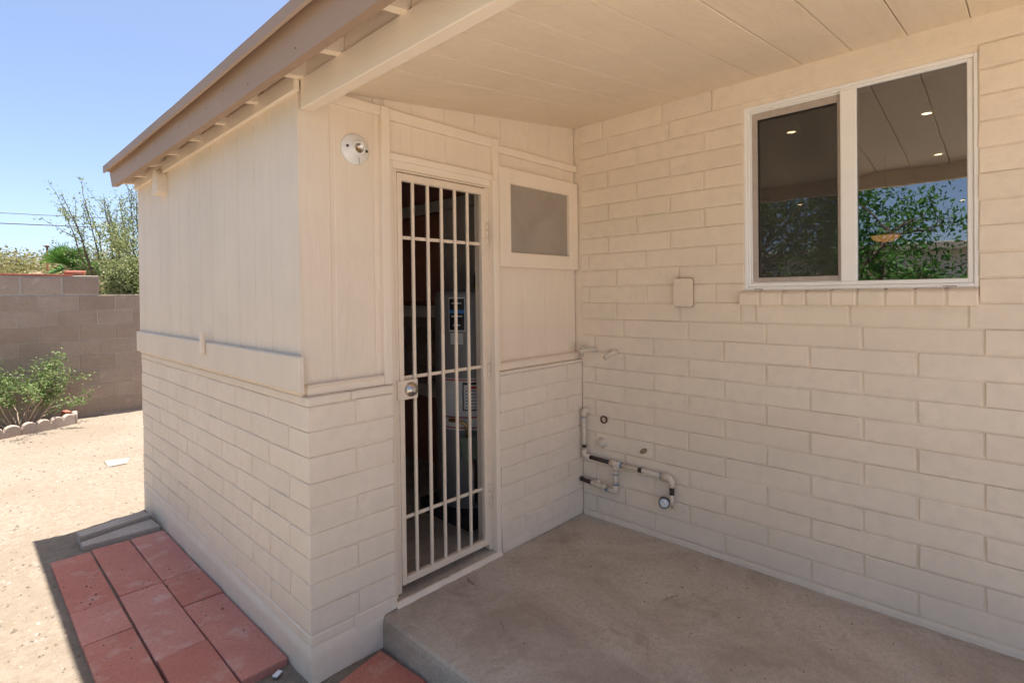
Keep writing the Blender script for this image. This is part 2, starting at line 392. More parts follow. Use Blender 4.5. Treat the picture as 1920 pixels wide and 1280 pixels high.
# mortar core of the wall (recessed joints), cut round the window opening
bm = bmesh.new(); XM = W + .0068
for (a, b, c, d) in ((YEND, WY0, -.3, 2.6), (WY1, 2.70, -.3, 2.6), (WY0, WY1, -.3, WZ0-.03), (WY0, WY1, WZ1, 2.6)):
    bx(bm, XM, W+.19, a, b, c, d)
wall = ob('block_wall', bm, 'block', house)
HJ, BJ = .0050, .0026                                      # half joints
def wall_row(z0, z1, joints, lo, hi):
    js = [hi] + sorted([j for j in joints if lo+.03 < j < hi-.03], reverse=True) + [lo]
    for a, b in zip(js, js[1:]):
        y1 = a - (HJ if a != hi else 0); y0 = b + (HJ if b != lo else 0)
        dz = random.uniform(-.0018, .0018); dx = random.uniform(-.0013, .0013)
        block(wall, W+dx, W+.06+dx, round(y0, 3), round(y1, 3), z0+BJ+dz, z1-BJ+dz)
for k in range(-12, 12):
    z1 = ZB - k*C4; z0 = z1 - C4; zc = (z0+z1)/2
    if z0 < .02: z0 = .034
    if zc > 1.70: ph = -.21 if k % 2 else -.409
    elif zc > 1.27: ph = -.264 if k % 2 else -.059
    else: ph = -.312 if k % 2 == 0 else -.507
    js = [ph - .4064*i for i in range(-1, 12)]
    if zc > 1.7 and not k % 2: js.append(-.022)
    if k == -1: js += [-1.005]
    if z1 > 2.42:                                          # top row: blocks up to the lintel only
        wall_row(z0, 2.505, [-.167, -.573], -.86, -.001); continue
    if zc > WZ0 - .055:
        wall_row(z0, z1, js, WY1, -.001); wall_row(z0, z1, [WY0-.29-.4*i-(.2 if k % 2 else 0) for i in range(8)], -3.5, WY0)
    elif zc > 1.32:                                        # row of the sill bricks
        wall_row(z0, z1, js, -1.0, -.001); wall_row(z0, z1, [-2.21, -2.62, -3.03], -3.5, -1.93)
    else:
        wall_row(z0, z1, js, -3.5, -.001)
obox('lintel', 'block', house, W-.002, W+.05, -3.5, -.864, 2.371, 2.51, .006, 2)
# paint-filled ledge at the foot of the wall
bm = bmesh.new(); prevv = None
for j in range(61):
    y = -.002 - 3.6*j/60; n1 = noise.noise(Vector((y*9, 0, 0)))*.004; n2 = noise.noise(Vector((y*5, 3, 0)))*.006
    cur = [bm.verts.new(p) for p in ((W+.02, y, .034+n2), (W-.003+n1*1.3, y, .029+n2), (W-.006+n1*1.4, y, .016+n2*.9), (W-.008+n1*1.5, y, -.03))]
    if prevv:
        for i in range(3): bm.faces.new((prevv[i], prevv[i+1], cur[i+1], cur[i]))
    prevv = cur
ob('wall_ledge', bm, 'block', house)

# window: vinyl slider with a screen over the left sash, brick sill
win = tag(obox('window', 'vinyl', house, W+.1, W+.14, WY0-.01, WY1+.01, WZ0-.02, WZ0+.03), 'white vinyl two pane slider window over the brick sill')
def frame(name, mat, parent, x0, x1, y0, y1, z0, z1, wl, wr, wb, wt, bev=.003):
    bm = bmesh.new()
    bx(bm, x0, x1, y0, y0+wr, z0, z1, bev); bx(bm, x0, x1, y1-wl, y1, z0, z1, bev)
    bx(bm, x0+.0005, x1-.0005, y0+wr-.002, y1-wl+.002, z0, z0+wb, bev); bx(bm, x0+.0005, x1-.0005, y0+wr-.002, y1-wl+.002, z1-wt, z1, bev)
    return ob(name, bm, mat, parent)
XF = W + .006
frame('frame', 'vinyl', win, XF, W+.1, WY0, WY1, WZ0, WZ1, .016, .016, .018, .016)
frame('frame_rim', 'vinyl', win, XF+.008, W+.09, WY0+.0155, WY1-.0155, WZ0+.0175, WZ1-.0155, .012, .02, .02, .012)
obox('mullion', 'vinyl', win, XF+.004, W+.085, -1.513, -1.449, WZ0+.036, WZ1-.027, .003)
frame('sash', 'vinyl', win, XF+.016, W+.08, -1.455, -1.05, WZ0+.036, WZ1-.027, .006, .006, .006, .008)
frame('screen_frame', 'screen_frame', win, XF+.022, XF+.034, -1.449, -1.056, WZ0+.042, WZ1-.035, .026, .014, .022, .034, .002)
obox('insect_screen', 'screen', win, XF+.027, XF+.028, -1.436, -1.08, WZ0+.06, WZ1-.06)
obox('pane', 'glass', win, XF+.045, XF+.048, -1.446, -1.062, WZ0+.045, WZ1-.037)
obox('pane', 'glass', win, XF+.022, XF+.025, -1.889, -1.511, WZ0+.036, WZ1-.027)
for yy in (-1.09, -1.835):
    obox('weep_cover', 'screen_frame', win, XF-.002, XF+.006, yy-.022, yy+.022, WZ0+.004, WZ0+.009, .001)
n = 9; s0, s1 = -1.928, -1.003
for i in range(n):
    y0 = s0 + (s1-s0)*i/n; y1 = s0 + (s1-s0)*(i+1)/n
    bm = bmesh.new()
    prism(bm, [(W-.034, 1.349), (W-.030, 1.344), (W+.06, 1.344), (W+.06, 1.423), (W+.008, 1.4185), (W-.026, 1.409), (W-.034, 1.400)], 'y', y0+.005, y1-.005)
    bmesh.ops.bevel(bm, geom=list(bm.edges), offset=.003, segments=1, affect='EDGES')
    ob('sill_brick', bm, 'block', win)
bm = bmesh.new(); prism(bm, [(W-.028, 1.349), (W+.06, 1.349), (W+.06, 1.418), (W+.008, 1.4145), (W-.024, 1.405), (W-.028, 1.398)], 'y', s0+.006, s1-.006); ob('sill_mortar', bm, 'block', win)

# room behind the glass
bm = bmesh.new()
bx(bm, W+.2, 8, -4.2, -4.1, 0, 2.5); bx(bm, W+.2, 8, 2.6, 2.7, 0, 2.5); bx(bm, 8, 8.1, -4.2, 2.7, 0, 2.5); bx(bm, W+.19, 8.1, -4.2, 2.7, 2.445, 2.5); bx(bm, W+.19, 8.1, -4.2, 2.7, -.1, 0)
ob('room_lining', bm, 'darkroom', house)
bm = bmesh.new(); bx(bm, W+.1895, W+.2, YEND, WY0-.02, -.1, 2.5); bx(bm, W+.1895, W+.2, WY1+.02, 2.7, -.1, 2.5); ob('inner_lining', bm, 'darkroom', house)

# roof: deck, flashing, fascia, rafters, ceiling
SL = .123
def zr(x): return 2.272 + SL*x                             # underside of the rafters
RY1 = 2.765
bm = bmesh.new()
def deck(a, b, y0, y1): prism(bm, [(a, zr(a)+.092), (b, zr(b)+.092), (b, zr(b)+.115), (a, zr(a)+.115)], 'y', y0, y1)
deck(-.185, W, YP-.1, RY1); deck(W, 8.3, YEND-.2, RY1); deck(1.5, W, YEND-.2, YP-.1)
roof = ob('roof', bm, 'fascia', house)
bm = bmesh.new(); bx(bm, 8.1, 8.2, YEND, 2.7, -.3, 3.35); prism(bm, [(W+.19, 2.5), (8.1, 2.5), (8.1, 3.3), (W+.19, 2.55)], 'y', 2.68, 2.74)
bx(bm, W+.19, 8.1, 2.7, 2.74, -.3, 2.5); prism(bm, [(W, 2.5), (8.1, 2.5), (8.1, 3.3), (W, 2.55)], 'y', YEND-.04, YEND); bx(bm, W, 8.1, YEND-.04, YEND, -.3, 2.5)
ob('outer_wall', bm, 'block', house)
# flashing with a rolled, slightly wavy lip
bm = bmesh.new(); pv = None
for j in range(90):
    y = RY1 + .008 + (YP-.1-RY1)*j/89; n1 = noise.noise(Vector((y*1.2, 2, 0)))*.007 + noise.noise(Vector((y*4, 5, 0)))*.002
    zo = .018*max(0, (y-1)/1.75)
    pts = [(-.06, zr(-.06)+.118), (-.196, 2.366+n1*.4), (-.2005, 2.361+n1*.4), (-.199+n1*.3, 2.318+n1), (-.192+n1*.3, 2.312+n1), (-.187, 2.33+n1*.4)]
    cur = [bm.verts.new((x, y, z+zo)) for x, z in pts]
    if pv:
        for i in range(len(pts)-1): bm.faces.new((pv[i], pv[i+1], cur[i+1], cur[i]))
    pv = cur
ob('flashing', bm, 'fascia', roof)
# fascia board in three lengths
for y0, y1 in ((RY1, .88), (.877, -2.2), (-2.203, YP-.1)):
    bm = bmesh.new(); pv = None
    for j in range(13):
        y = y0 + (y1-y0)*j/12; zo = .022*max(0, (y-.6)/2.15) + noise.noise(Vector((y*.8, 9, 0)))*.004
        cur = [bm.verts.new((x, y, z+zo)) for x, z in ((-.149, 2.214), (-.112, 2.219), (-.128, 2.357), (-.166, 2.352))]
        if pv:
            for i in range(4): bm.faces.new((pv[i], pv[(i+1) % 4], cur[(i+1) % 4], cur[i]))
        else: bm.faces.new(cur)
        pv = cur
    bm.faces.new(pv[::-1]); ob('fascia_board', bm, 'fascia', roof)
nail = None
for yb in (-1.6, -1.2, -.75, -.28, .14, .40, .62, 1.05, 1.5, 2.0, 2.5):
    zz = 2.245 + .05*(abs(yb*7.3) % 1)
    if nail is None:
        bm = bmesh.new(); lathe(bm, [(.0026, 0), (.0024, .001), (.0001, .0012)], (0, 0, 0), (-1, 0, -.1), 8); nail = ob('nail', bm, 'iron', roof); nail.location = (-.1555, yb, zz)
    else:
        c = bpy.data.objects.new('nail', nail.data); c.location = (-.1495 - (zz-2.214)*.123, yb, zz + .022*max(0, (yb-.6)/2.15)); link(c, roof)
prot = None
for yb in (-2.80, -2.45, -2.1, -1.7, -1.3, -1.105, -.704, -.307, -.02, .38, .78, 1.17, 1.57, 1.97, 2.37, 2.70):
    if prot is None:
        bm = bmesh.new(); prism(bm, [(-.127, zr(-.127)), (W, zr(W)), (W, zr(W)+.089), (-.127, zr(-.127)+.089)], 'y', 0, .038)
        prot = ob('rafter', bm, 'trim_y', roof); prot.location.y = yb
    else:
        c = bpy.data.objects.new('rafter', prot.data); c.location.y = yb; link(c, roof)
ys = [-2.1, -1.7, -1.3, -1.105, -.704, -.307, -.02, .38, .78, 1.17, 1.57, 1.97, 2.37, 2.70]
for a, b in zip(ys, ys[1:]):
    obox('rafter_block', 'trim_y', roof, .012 if b < .1 else -.005, .045, a+.040, b-.002, 2.275, zr(0)+.09)
beam = obox('porch_beam', 'trim_y', roof, 0, .05, YP, .018, 2.155, 2.2735, .004, 2)
# grooved ceiling boards, each its own piece
bm = bmesh.new(); prism(bm, [(.052, zr(.052)-.006), (W+.0, zr(W)-.006), (W, zr(W)-.001), (.052, zr(.052)-.001)], 'y', YP, .05)
ceil = ob('porch_ceiling', bm, 'ceiling', house)
edges = [.049, -.1] + [-.1 - .2003*i for i in range(1, 14)]
CP = {}
for a, b in zip(edges, edges[1:]):
    L = round(a-b, 3)
    if L not in CP:
        bm = bmesh.new(); g_ = .0016
        prism(bm, [(.051, zr(.051)-.018), (W-.001, zr(W)-.018), (W-.001, zr(W)-.0065), (.051, zr(.051)-.0065)], 'y', -L+g_, -g_)
        bmesh.ops.bevel(bm, geom=list(bm.edges), offset=.002, segments=1, affect='EDGES')
        CP[L] = mesh_of(bm, 'ceiling_board', M['ceiling'])
    c = bpy.data.objects.new('ceiling_board', CP[L]); c.location = (0, a, random.uniform(-.001, .001)); link(c, ceil)

# ------------------------------------------------------------------ utility closet
clo = thing('utility_closet', (.9, 1.35, -.16), 'beige utility closet of painted block and grooved siding with barred door', 'closet')
ZA = .9764; D = 2.70; YS = .05
bm = bmesh.new(); k = .006
bx(bm, k, .19, k, D, -.1, ZA); bx(bm, .19, .397-k, k, .19, -.1, ZA-.0003); bx(bm, 1.09, W+.005, k, .19, -.1, ZA)
bx(bm, .19, W+.005, D-.19, D-.0003, -.1, 2.4)
cw = ob('closet_block_wall', bm, 'block', clo)
def crow(x0, x1, y0, y1, z0, z1):
    dz = random.uniform(-.0012, .0012)
    block(cw, round(x0, 3), round(x1, 3), round(y0, 3), round(y1, 3), z0+BJ+dz, z1-BJ+dz, bev=.004)
for r in range(9):
    z1 = ZA - r*C4; z0 = z1 - C4; h = HJ*.8
    j0 = .385 if r % 2 == 0 else .182
    if r % 2 == 0:
        crow(0, .214-h, 0, j0-h, z0, z1); crow(.214+h, .399, 0, .12, z0, z1)
        rx = [1.083, 1.27, 1.675, W]
    else:
        crow(0, .400, 0, j0-h, z0, z1); rx = [1.083, 1.47, W]
    y = j0
    while y < D-.02:
        y2 = min(y+.4064, D)
        if D - y2 < .08: y2 = D
        crow(0, .1, y+h, y2-(h if y2 < D else 0), z0, z1); y = y2
    for a, b in zip(rx, rx[1:]): crow(a+(h if a > 1.1 else 0), b-(h if b < W else .002), 0, .1, z0, z1)
# footing, cap and ledges
bm = bmesh.new()
bx(bm, -.001, .19, -.001, D, .018, .0605, .005); bx(bm, .19, .4075, -.0012, .15, .0, .0605, .005); ob('base_course', bm, 'block', clo)
def rough_skin(name, segs, mat, z0, z1, amp, parent):
    bm = bmesh.new()
    for (p0, p1, nrm, top_in) in segs:
        p0, p1, nrm = Vector(p0), Vector(p1), Vector(nrm); n = max(6, int((p1-p0).length/.05)); pv = None
        for j in range(n+1):
            b = p0.lerp(p1, j/n); cur = [bm.verts.new(b - nrm*top_in + Vector((0, 0, z1)))]
            for q in range(6):
                z = z1 + (z0-z1)*q/5; w = noise.noise(Vector((b.x*6+b.y*6, z*9, 2)))*amp + noise.noise(Vector((b.x*23+b.y*23, z*23, 4)))*amp*.5
                cur.append(bm.verts.new(b + nrm*(w if 0 < j < n else 0) + Vector((0, 0, z - (.003 if q == 0 else 0)))))
            if pv:
                for i in range(len(cur)-1):
                    f = bm.faces.new((pv[i], pv[i+1], cur[i+1], cur[i])); f.smooth = True
            pv = cur
    return ob(name, bm, mat, parent)
rough_skin('footing', [((.0015, .0, 0), (.0015, D, 0), (-1, 0, 0), .004), ((.0015, .0, 0), (.335, .0, 0), (0, -1, 0), .004)], 'block', -.30, .0185, .0045, clo)
bm = bmesh.new(); bx(bm, -.003, .19, -.004, D, ZA+.001, 1.012, .007, 2); bx(bm, .19, .404, -.0035, .12, ZA+.0012, 1.0115, .007, 2); ob('cap_course', bm, 'block', clo)
bm = bmesh.new(); bx(bm, 1.083, W, -.002, .12, ZA+.001, .992, .005, 2); ob('cap_course', bm, 'block', clo)
# siding: backing panel with each grooved board a piece of its own
bm = bmesh.new(); bx(bm, .0058, .09, .056, D+.03, 1.012, zr(0)-.004); sid = ob('side_siding', bm, 'siding', clo)
gr = [.05, .322, .508, .705, .893, 1.091, 1.286, 1.489, 1.68, 1.90, 2.105, 2.325, 2.538, 2.735]
for a, b in zip(gr, gr[1:]): obox('siding_board', 'siding', sid, 0, .0062, a+(.0028 if a > .06 else -.0015), b-.0028, 1.012, zr(0)-.006, .0022 if a > .06 else 0)
bm = bmesh.new(); bx(bm, .02, .425, .0538, .09, .99, 2.27); bx(bm, .41, 1.08, .0538, .09, 2.03, 2.33); bx(bm, 1.075, W, .0538, .09, .98, 1.60); bx(bm, 1.075, W, .0538, .09, 2.08, 2.45); bx(bm, 1.075, 1.195, .0538, .09, 1.6, 2.08); bx(bm, 1.745, W, .0538, .09, 1.6, 2.08)
prism(bm, [(.02, 2.2695), (.41, 2.2695), (W, 2.44), (W, zr(W)-.002), (.02, zr(.02)-.002)], 'y', .0565, .0895)
fs = ob('front_siding', bm, 'siding', clo)
def fboard(x0, x1, z0, z1a, z1b):
    bm = bmesh.new(); prism(bm, [(x0, z0), (x1, z0), (x1, z1b), (x0, z1a)], 'y', YS, .0562)
    bmesh.ops.bevel(bm, geom=list(bm.edges), offset=.0028, segments=1, affect='EDGES'); ob('siding_board', bm, 'siding', fs)
for a, b in ((.0035, .139), (.157, .343), (.348, .375)): fboard(a, b, 1.012, zr(a)-.008, zr(b)-.008)
gg = [.41, .553, .761, .9656, 1.0775]
for a, b in zip(gg, gg[1:]): fboard(a+.0018, b-.0018, 2.05, 2.235, 2.235)
gg = [.40, .5557, .7536, .963, 1.1575, 1.38, 1.587, 1.789, W-.001]
for a, b in zip(gg, gg[1:]): fboard(a+.0018, b-.0018, 2.237, zr(a)-.008, zr(b)-.008)
gg = [1.107, 1.339, 1.538, 1.7335, W-.001]
for a, b in zip(gg, gg[1:]): fboard(a+.0018, b-.0018, 1.0, 1.62, 1.62); fboard(a+.0018, b-.0018, 2.07, 2.233, 2.233)
# trims
T = lambda x0, x1, y0, y1, z0, z1, m='trim', name='trim', bev=.003: obox(name, m, clo, x0, x1, y0, y1, z0, z1, bev)
T(.373, .4165, .022, .056, 1.012, 2.2655)                              # left door batten
T(1.072, 1.1125, .0225, .056, .995, 2.262)                             # right door batten
T(.052, .373, .028, .056, 2.222, 2.266); T(.4165, 1.072, .0255, .056, 2.213, 2.262); T(1.1125, W-.001, .028, .056, 2.195, 2.236)
T(.4165, 1.072, .0262, .056, 2.033, 2.0665)                            # header
T(.018, .373, .028, .056, 1.012, 1.050); T(.012, .373, .018, .056, 1.050, 1.058)
T(1.1125, W-.001, .026, .056, .993, 1.030); T(1.1125, W-.001, .016, .056, 1.030, 1.038)
bm = bmesh.new(); bx(bm, 1.05, 1.0825, .004, .16, 0, 2.033, .003); bx(bm, .4045, .4375, .035, .16, 0, 2.033, .003); bx(bm, .4375, 1.05, .036, .16, 2.0005, 2.0335); ob('door_jamb', bm, 'trim', clo)
bd = tag(obox('rail_board', 'weathered', clo, -.026, -.0005, .014, 2.715, 1.032, 1.176, .004), 'weathered wide trim board between siding and block')
obox('turn_latch', 'trim', clo, -.050, -.0262, 1.135, 1.16, 1.11, 1.235, .005)
bm = bmesh.new(); bx(bm, -.022, -.0005, .02, 2.735, 2.226, 2.30, .004); ob('frieze_board', bm, 'trim_y', clo)
bm = bmesh.new()
ar = [(2.0 + .055*math.cos(a), 2.165 - .0 + .055*math.sin(a)*1.0 + .03) for a in [math.pi*i/8 for i in range(9)]] + [(1.945, 2.105), (1.955, 2.09), (2.045, 2.09), (2.055, 2.105)]
prism(bm, ar, 'x', -.055, -.0225 + .0225); ob('round_top_block', bm, 'trim', clo)
# small screened window of the closet
sw = frame('screen_window', 'trim', clo, 0, 1, 0, 1, 0, 1, .1, .1, .1, .1)
bm = bmesh.new()
x0, x1, z0, z1 = 1.1135, W-.0015, 1.566, 2.121; a0, a1, b0, b1 = 1.204, 1.738, 1.650, 2.034
for q in ((x0, a0, z0, z1), (a1, x1, z0, z1)): bx(bm, q[0], q[1], .02, .0562, q[2], q[3], .003)
for q in ((a0-.002, a1+.002, z0, b0), (a0-.002, a1+.002, b1, z1)): bx(bm, q[0], q[1], .0206, .0560, q[2], q[3], .003)
bmesh.ops.recalc_face_normals(bm, faces=bm.faces); bm.to_mesh(sw.data); bm.free()
obox('mesh_screen', 'screen_tan', sw, a0-.003, a1+.003, .040, .042, b0-.003, b1+.003)
obox('back_pane', 'screen_frame', sw, a0-.003, a1+.003, .060, .064, b0-.003, b1+.003)

# barred steel door
sd = tag(obox('security_door', 'steel_paint', clo, .4378, .4615, .044, .082, .03, 2.0), 'beige steel security door of vertical bars with a lock plate')
bm = bmesh.new(); bx(bm, 1.029, 1.0498, .044, .082, .03, 2.0, .002); bx(bm, .4615, 1.029, .0445, .082, 1.990, 2.0002, .002); ob('door_frame', bm, 'steel_paint', sd)
lx0, lx1, lz0, lz1 = .4635, 1.0265, .062, 1.985
bm = bmesh.new(); f_ = .026
bx(bm, lx0, lx0+f_, .040, .068, lz0, lz1, .003); bx(bm, lx1-f_-.004, lx1, .040, .068, lz0, lz1, .003)
bx(bm, lx0+f_, lx1-f_-.004, .0405, .0675, lz0, lz0+.034, .003); bx(bm, lx0+f_, lx1-f_-.004, .0405, .0675, lz1-.036, lz1, .003)
ob('leaf_frame', bm, 'steel_paint', sd)
first = None
for xb in (.5561, .6451, .7302, .8171, .9025):
    if first is None:
        bm = bmesh.new(); bx(bm, -.0075, .0075, .046, .060, lz0+.03, lz1-.03, .0025); first = ob('bar', bm, 'steel_paint', sd); first.location.x = xb
    else:
        c = bpy.data.objects.new('bar', first.data); c.location.x = xb; link(c, sd)
for zb in (1.687, 1.026, .366): obox('rail', 'steel_paint', sd, lx0+f_-.002, lx1-f_, .0628, .072, zb-.008, zb+.008, .001)
pl = obox('lock_plate', 'steel_paint', sd, .447, .560, .0335, .066, .928, 1.018, .002)
bm = bmesh.new(); lathe(bm, [(.034, 0), (.034, .006), (.030, .018), (.022, .021), (.0215, .026), (.012, .027), (.012, .029)], (.5175, .0335, .974), (0, -1, 0), 28)
bx(bm, .5155, .5195, .0025, .006, .968, .980)
tag(ob('deadbolt', bm, 'chrome', sd), 'round satin metal deadbolt cylinder')
for zb in (1.74, 1.02, .33):
    bm = bmesh.new(); tube(bm, [(1.028, .037, zb-.06), (1.028, .037, zb-.021)], .0075, 10); tube(bm, [(1.028, .037, zb-.019), (1.028, .037, zb+.019)], .0075, 10); tube(bm, [(1.028, .037, zb+.021), (1.028, .037, zb+.06)], .0075, 10); ob('hinge', bm, 'steel_paint', sd)
obox('threshold', 'concrete', clo, .4045, 1.083, .004, .34, -.05, .022, .006, 2)
# peeling paint line in front of the threshold
bm = bmesh.new(); pv = None
for j in range(45):
    x = .403 + .676*j/44; w = .004 + .010*noise.noise(Vector((x*14, 1, 0))); w2 = noise.noise(Vector((x*25, 4, 0)))*.005
    cur = [bm.verts.new(p) for p in ((x, .012+w2, .0232), (x, .002+w2, .0238), (x, -.001+w2, .012), (x, -.003-w*.5, .005), (x, -.005-w*.9, .0006))]
    if pv:
        for i in range(4): bm.faces.new((pv[i], pv[i+1], cur[i+1], cur[i]))
    pv = cur
ob('painted_edge', bm, 'block', clo)
# closet interior lining
bm = bmesh.new(); bx(bm, .19, W, .16, D-.19, -.1, .0); ob('closet_floor', bm, 'concrete', clo)
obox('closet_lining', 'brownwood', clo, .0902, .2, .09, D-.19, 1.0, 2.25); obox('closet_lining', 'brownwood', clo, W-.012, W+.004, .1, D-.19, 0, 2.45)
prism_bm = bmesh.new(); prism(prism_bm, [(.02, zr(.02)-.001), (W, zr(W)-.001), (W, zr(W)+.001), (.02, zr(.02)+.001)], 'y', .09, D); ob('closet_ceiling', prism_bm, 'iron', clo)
obox('ledger_board', 'drywall', clo, W-.05, W-.0125, .6, 2.5, 2.10, 2.19, .003)
obox('cupboard_door', 'brownwood', clo, W-.06, W-.0125, 1.32, 2.45, 1.36, 2.08, .006)
obox('stud_post', 'drywall', clo, W-.075, W-.0125, .42, 1.30, .9, 2.09, .003)
obox('closet_shelf', 'drywall', clo, W-.16, W-.0125, 1.3, 2.45, 1.24, 1.33, .003)
obox('closet_shelf', 'drywall', clo, W-.16, W-.0125, 1.0, 2.45, .60, .70, .003)
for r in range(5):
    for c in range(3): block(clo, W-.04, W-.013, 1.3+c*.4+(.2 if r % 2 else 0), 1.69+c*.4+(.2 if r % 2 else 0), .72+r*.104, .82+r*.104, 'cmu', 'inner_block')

# water heater
wh = thing('water_heater', (1.38, .58, 0), 'tall grey water heater tank behind the barred closet door', 'water heater')
bm = bmesh.new(); lathe(bm, [(.21, .09), (.225, .095), (.225, 1.41), (.215, 1.435), (.12, 1.45), (.0, 1.452)], (1.38, .58, 0), (0, 0, 1), 48); ob('tank', bm, 'tank', wh)
obox('stand', 'iron', wh, 1.14, 1.62, .33, .82, 0, .089, .004)
bm = bmesh.new(); tube(bm, [(1.33, .46, 1.44), (1.33, .46, 1.54), (1.335, .45, 1.575), (1.35, .435, 1.592), (1.372, .425, 1.585), (1.385, .42, 1.56), (1.39, .42, 1.44)], .011, 10); ob('hose', bm, 'iron', wh)
bm = bmesh.new(); tube(bm, [(1.33, .46, 1.43), (1.33, .46, 1.475)], .017, 12); ob('brass_nut', bm, 'brass', wh)
bm = bmesh.new(); bx(bm, 1.13, 1.24, .335, .40, .42, .56, .012, 2); ob('gas_valve', bm, 'green', wh)
bm = bmesh.new(); lathe(bm, [(.035, 0), (.033, .03), (.0, .032)], (1.245, .38, .5), (.55, -.83, 0), 20); ob('valve_knob', bm, 'dark', wh)
bm = bmesh.new(); tube(bm, [(1.16, .36, .56), (1.15, .36, .64), (1.12, .40, .66), (1.10, .46, .66)], .012, 10); ob('gas_line', bm, 'brass', wh)
for i in range(4):
    bm = bmesh.new(); tube(bm, [(1.17+.014*i, .36, .43), (1.172+.014*i, .352, .35), (1.18+.012*i, .355, .25), (1.20+.01*i, .37, .14)], .0045, 6); ob('wire', bm, ('dark', 'white', 'copper', 'dark')[i], wh)
def wrap(name, a0, a1, z0, z1, mat, off, parent):
    bm = bmesh.new(); n = 12; r0 = .225+off
    P = [(1.38+r0*math.cos(R(a0+(a1-a0)*i/n)), .58+r0*math.sin(R(a0+(a1-a0)*i/n))) for i in range(n+1)]
    for (xa, ya), (xb, yb) in zip(P, P[1:]):
        f = bm.faces.new([bm.verts.new(v) for v in ((xa, ya, z0), (xb, yb, z0), (xb, yb, z1), (xa, ya, z1))])
    return ob(name, bm, mat, parent)
lb = wrap('rating_label', 194, 222, 1.19, 1.40, 'label_white', .0015, wh); wrap('label_face', 195.5, 220.5, 1.198, 1.392, 'label_black', .0025, lb)
wrap('label_band', 195.5, 220.5, 1.302, 1.322, 'label_blue', .0035, lb)
for zz, a, b in ((1.36, 200, 216), (1.28, 199, 217), (1.225, 202, 214)): wrap('label_line', a, b, zz, zz+.008, 'label_white', .0035, lb)
wrap('paper_tag', 197, 218, 1.11, 1.18, 'label_white', .0015, wh)
lw = wrap('instruction_label', 178, 262, .58, .90, 'label_white', .0015, wh)
for zz in (.59, .655, .885): wrap('red_print', 180, 258, zz, zz+.008, 'label_red', .0025, lw)
wrap('black_panel', 216, 252, .70, .875, 'label_black', .0025, lw); wrap('panel_paper', 218, 250, .708, .86, 'label_white', .0035, lw)
for i in range(6): wrap('text_line', 221, 246, .72+i*.02, .724+i*.02, 'dark', .0045, lw)
wrap('warning_mark', 226, 240, .835, .852, 'label_red', .0045, lw)

# ------------------------------------------------------------------ fittings on the walls
lh = thing('lamp_holder', (.2508, .0495, 2.0485), 'white porcelain lampholder without a bulb on the front siding', 'lamp holder')
c0 = (.2508, .0497, 2.0485)
bm = bmesh.new(); lathe(bm, [(.0655, 0), (.0665, .004), (.0655, .011), (.058, .016), (.044, .023), (.034, .031), (.030, .040), (.0285, .0435), (.0215, .044), (.0205, .024), (.001, .023)], c0, (0, -1, 0), 40); ob('base', bm, 'porcelain', lh)
bm = bmesh.new(); lathe(bm, [(.0205, .024), (.0205, .0425), (.0185, .0425), (.0185, .026), (.001, .0255)], c0, (0, -1, 0), 24); ob('socket', bm, 'chrome', lh)
bm = bmesh.new(); bx(bm, c0[0]-.003, c0[0]+.010, .018, .0235, c0[2]-.004, c0[2]+.004); ob('contact', bm, 'brass', lh)
for dx in (-.046, .046):
    bm = bmesh.new(); lathe(bm, [(.006, 0), (.005, .003), (.0, .0035)], (c0[0]+dx, .0497-.0255, c0[2]+.004*(1 if dx < 0 else -1)), (0, -1, 0), 12); ob('screw', bm, 'iron', lh)
bm = bmesh.new(); tube(bm, [(c0[0]+.006, .026, c0[2]-.036), (c0[0]+.006, .020, c0[2]-.042), (c0[0]+.006, .019, c0[2]-.066)], .0010, 6); ob('pull_chain', bm, 'iron', lh)

cv = thing('outlet_cover', (W, -.705, 1.41), 'blank beige oval cornered cover plate on the block wall', 'cover plate')
bm = bmesh.new()
def rrect(hy, hz, r, n=5):
    P = []
    for cy, cz, a0 in ((hy-r, hz-r, 0), (-hy+r, hz-r, 90), (-hy+r, -hz+r, 180), (hy-r, -hz+r, 270)):
        P += [(cy+r*math.cos(R(a0+90*i/n)), cz+r*math.sin(R(a0+90*i/n))) for i in range(n+1)]
    return P
prism(bm, [(-.705+a, 1.412+b) for a, b in rrect(.050, .073, .014)], 'x', W-.020, W+.002)
ob('cover', bm, 'block', cv)
bm = bmesh.new(); prism(bm, [(-.705+a, 1.412+b) for a, b in rrect(.0555, .078, .016)], 'x', W-.030, W-.0235); ob('lid', bm, 'block', cv)
bm = bmesh.new(); prism(bm, [(-.705+a, 1.412+b) for a, b in rrect(.0585, .081, .018)], 'x', W-.0225, W-.0195); ob('lid_shade_ring', bm, 'stain', cv)  # brown ring standing in for the thin shadow line round the lid

# gas piping with gauge
PX = W - .032; r_ = .0145
gp = thing('gas_pipe', (W, -.3, .2), 'beige painted gas pipe run with tee, stopcock and round gauge low on the wall', 'gas pipe')
def pobj(name, pts, r, mat='pipe', seg=12, parent=None):
    bm = bmesh.new(); tube(bm, pts, r, seg); return ob(name, bm, mat, parent or gp)
def arc(c, u, v, r, n=6): return [Vector(c)+Vector(u)*r*math.cos(math.pi/2*i/n)+Vector(v)*r*math.sin(math.pi/2*i/n) for i in range(n+1)]
YC = -.032
pobj('pipe', [(PX, YC, .645), (PX, YC, .41)], .0135); pobj('stained_joint', [(PX, YC, .455), (PX, YC, .437)], .0142, 'iron')
pobj('elbow', [(W+.01, YC-.012, .668), (W-.012, YC-.006, .672), (PX+.004, YC, .668), (PX, YC, .655), (PX, YC, .632)], [.017, .019, .0195, .019, .0175])
pobj('seal_ring', [(PX, YC, .632), (PX, YC, .628)], .0158, 'blue')
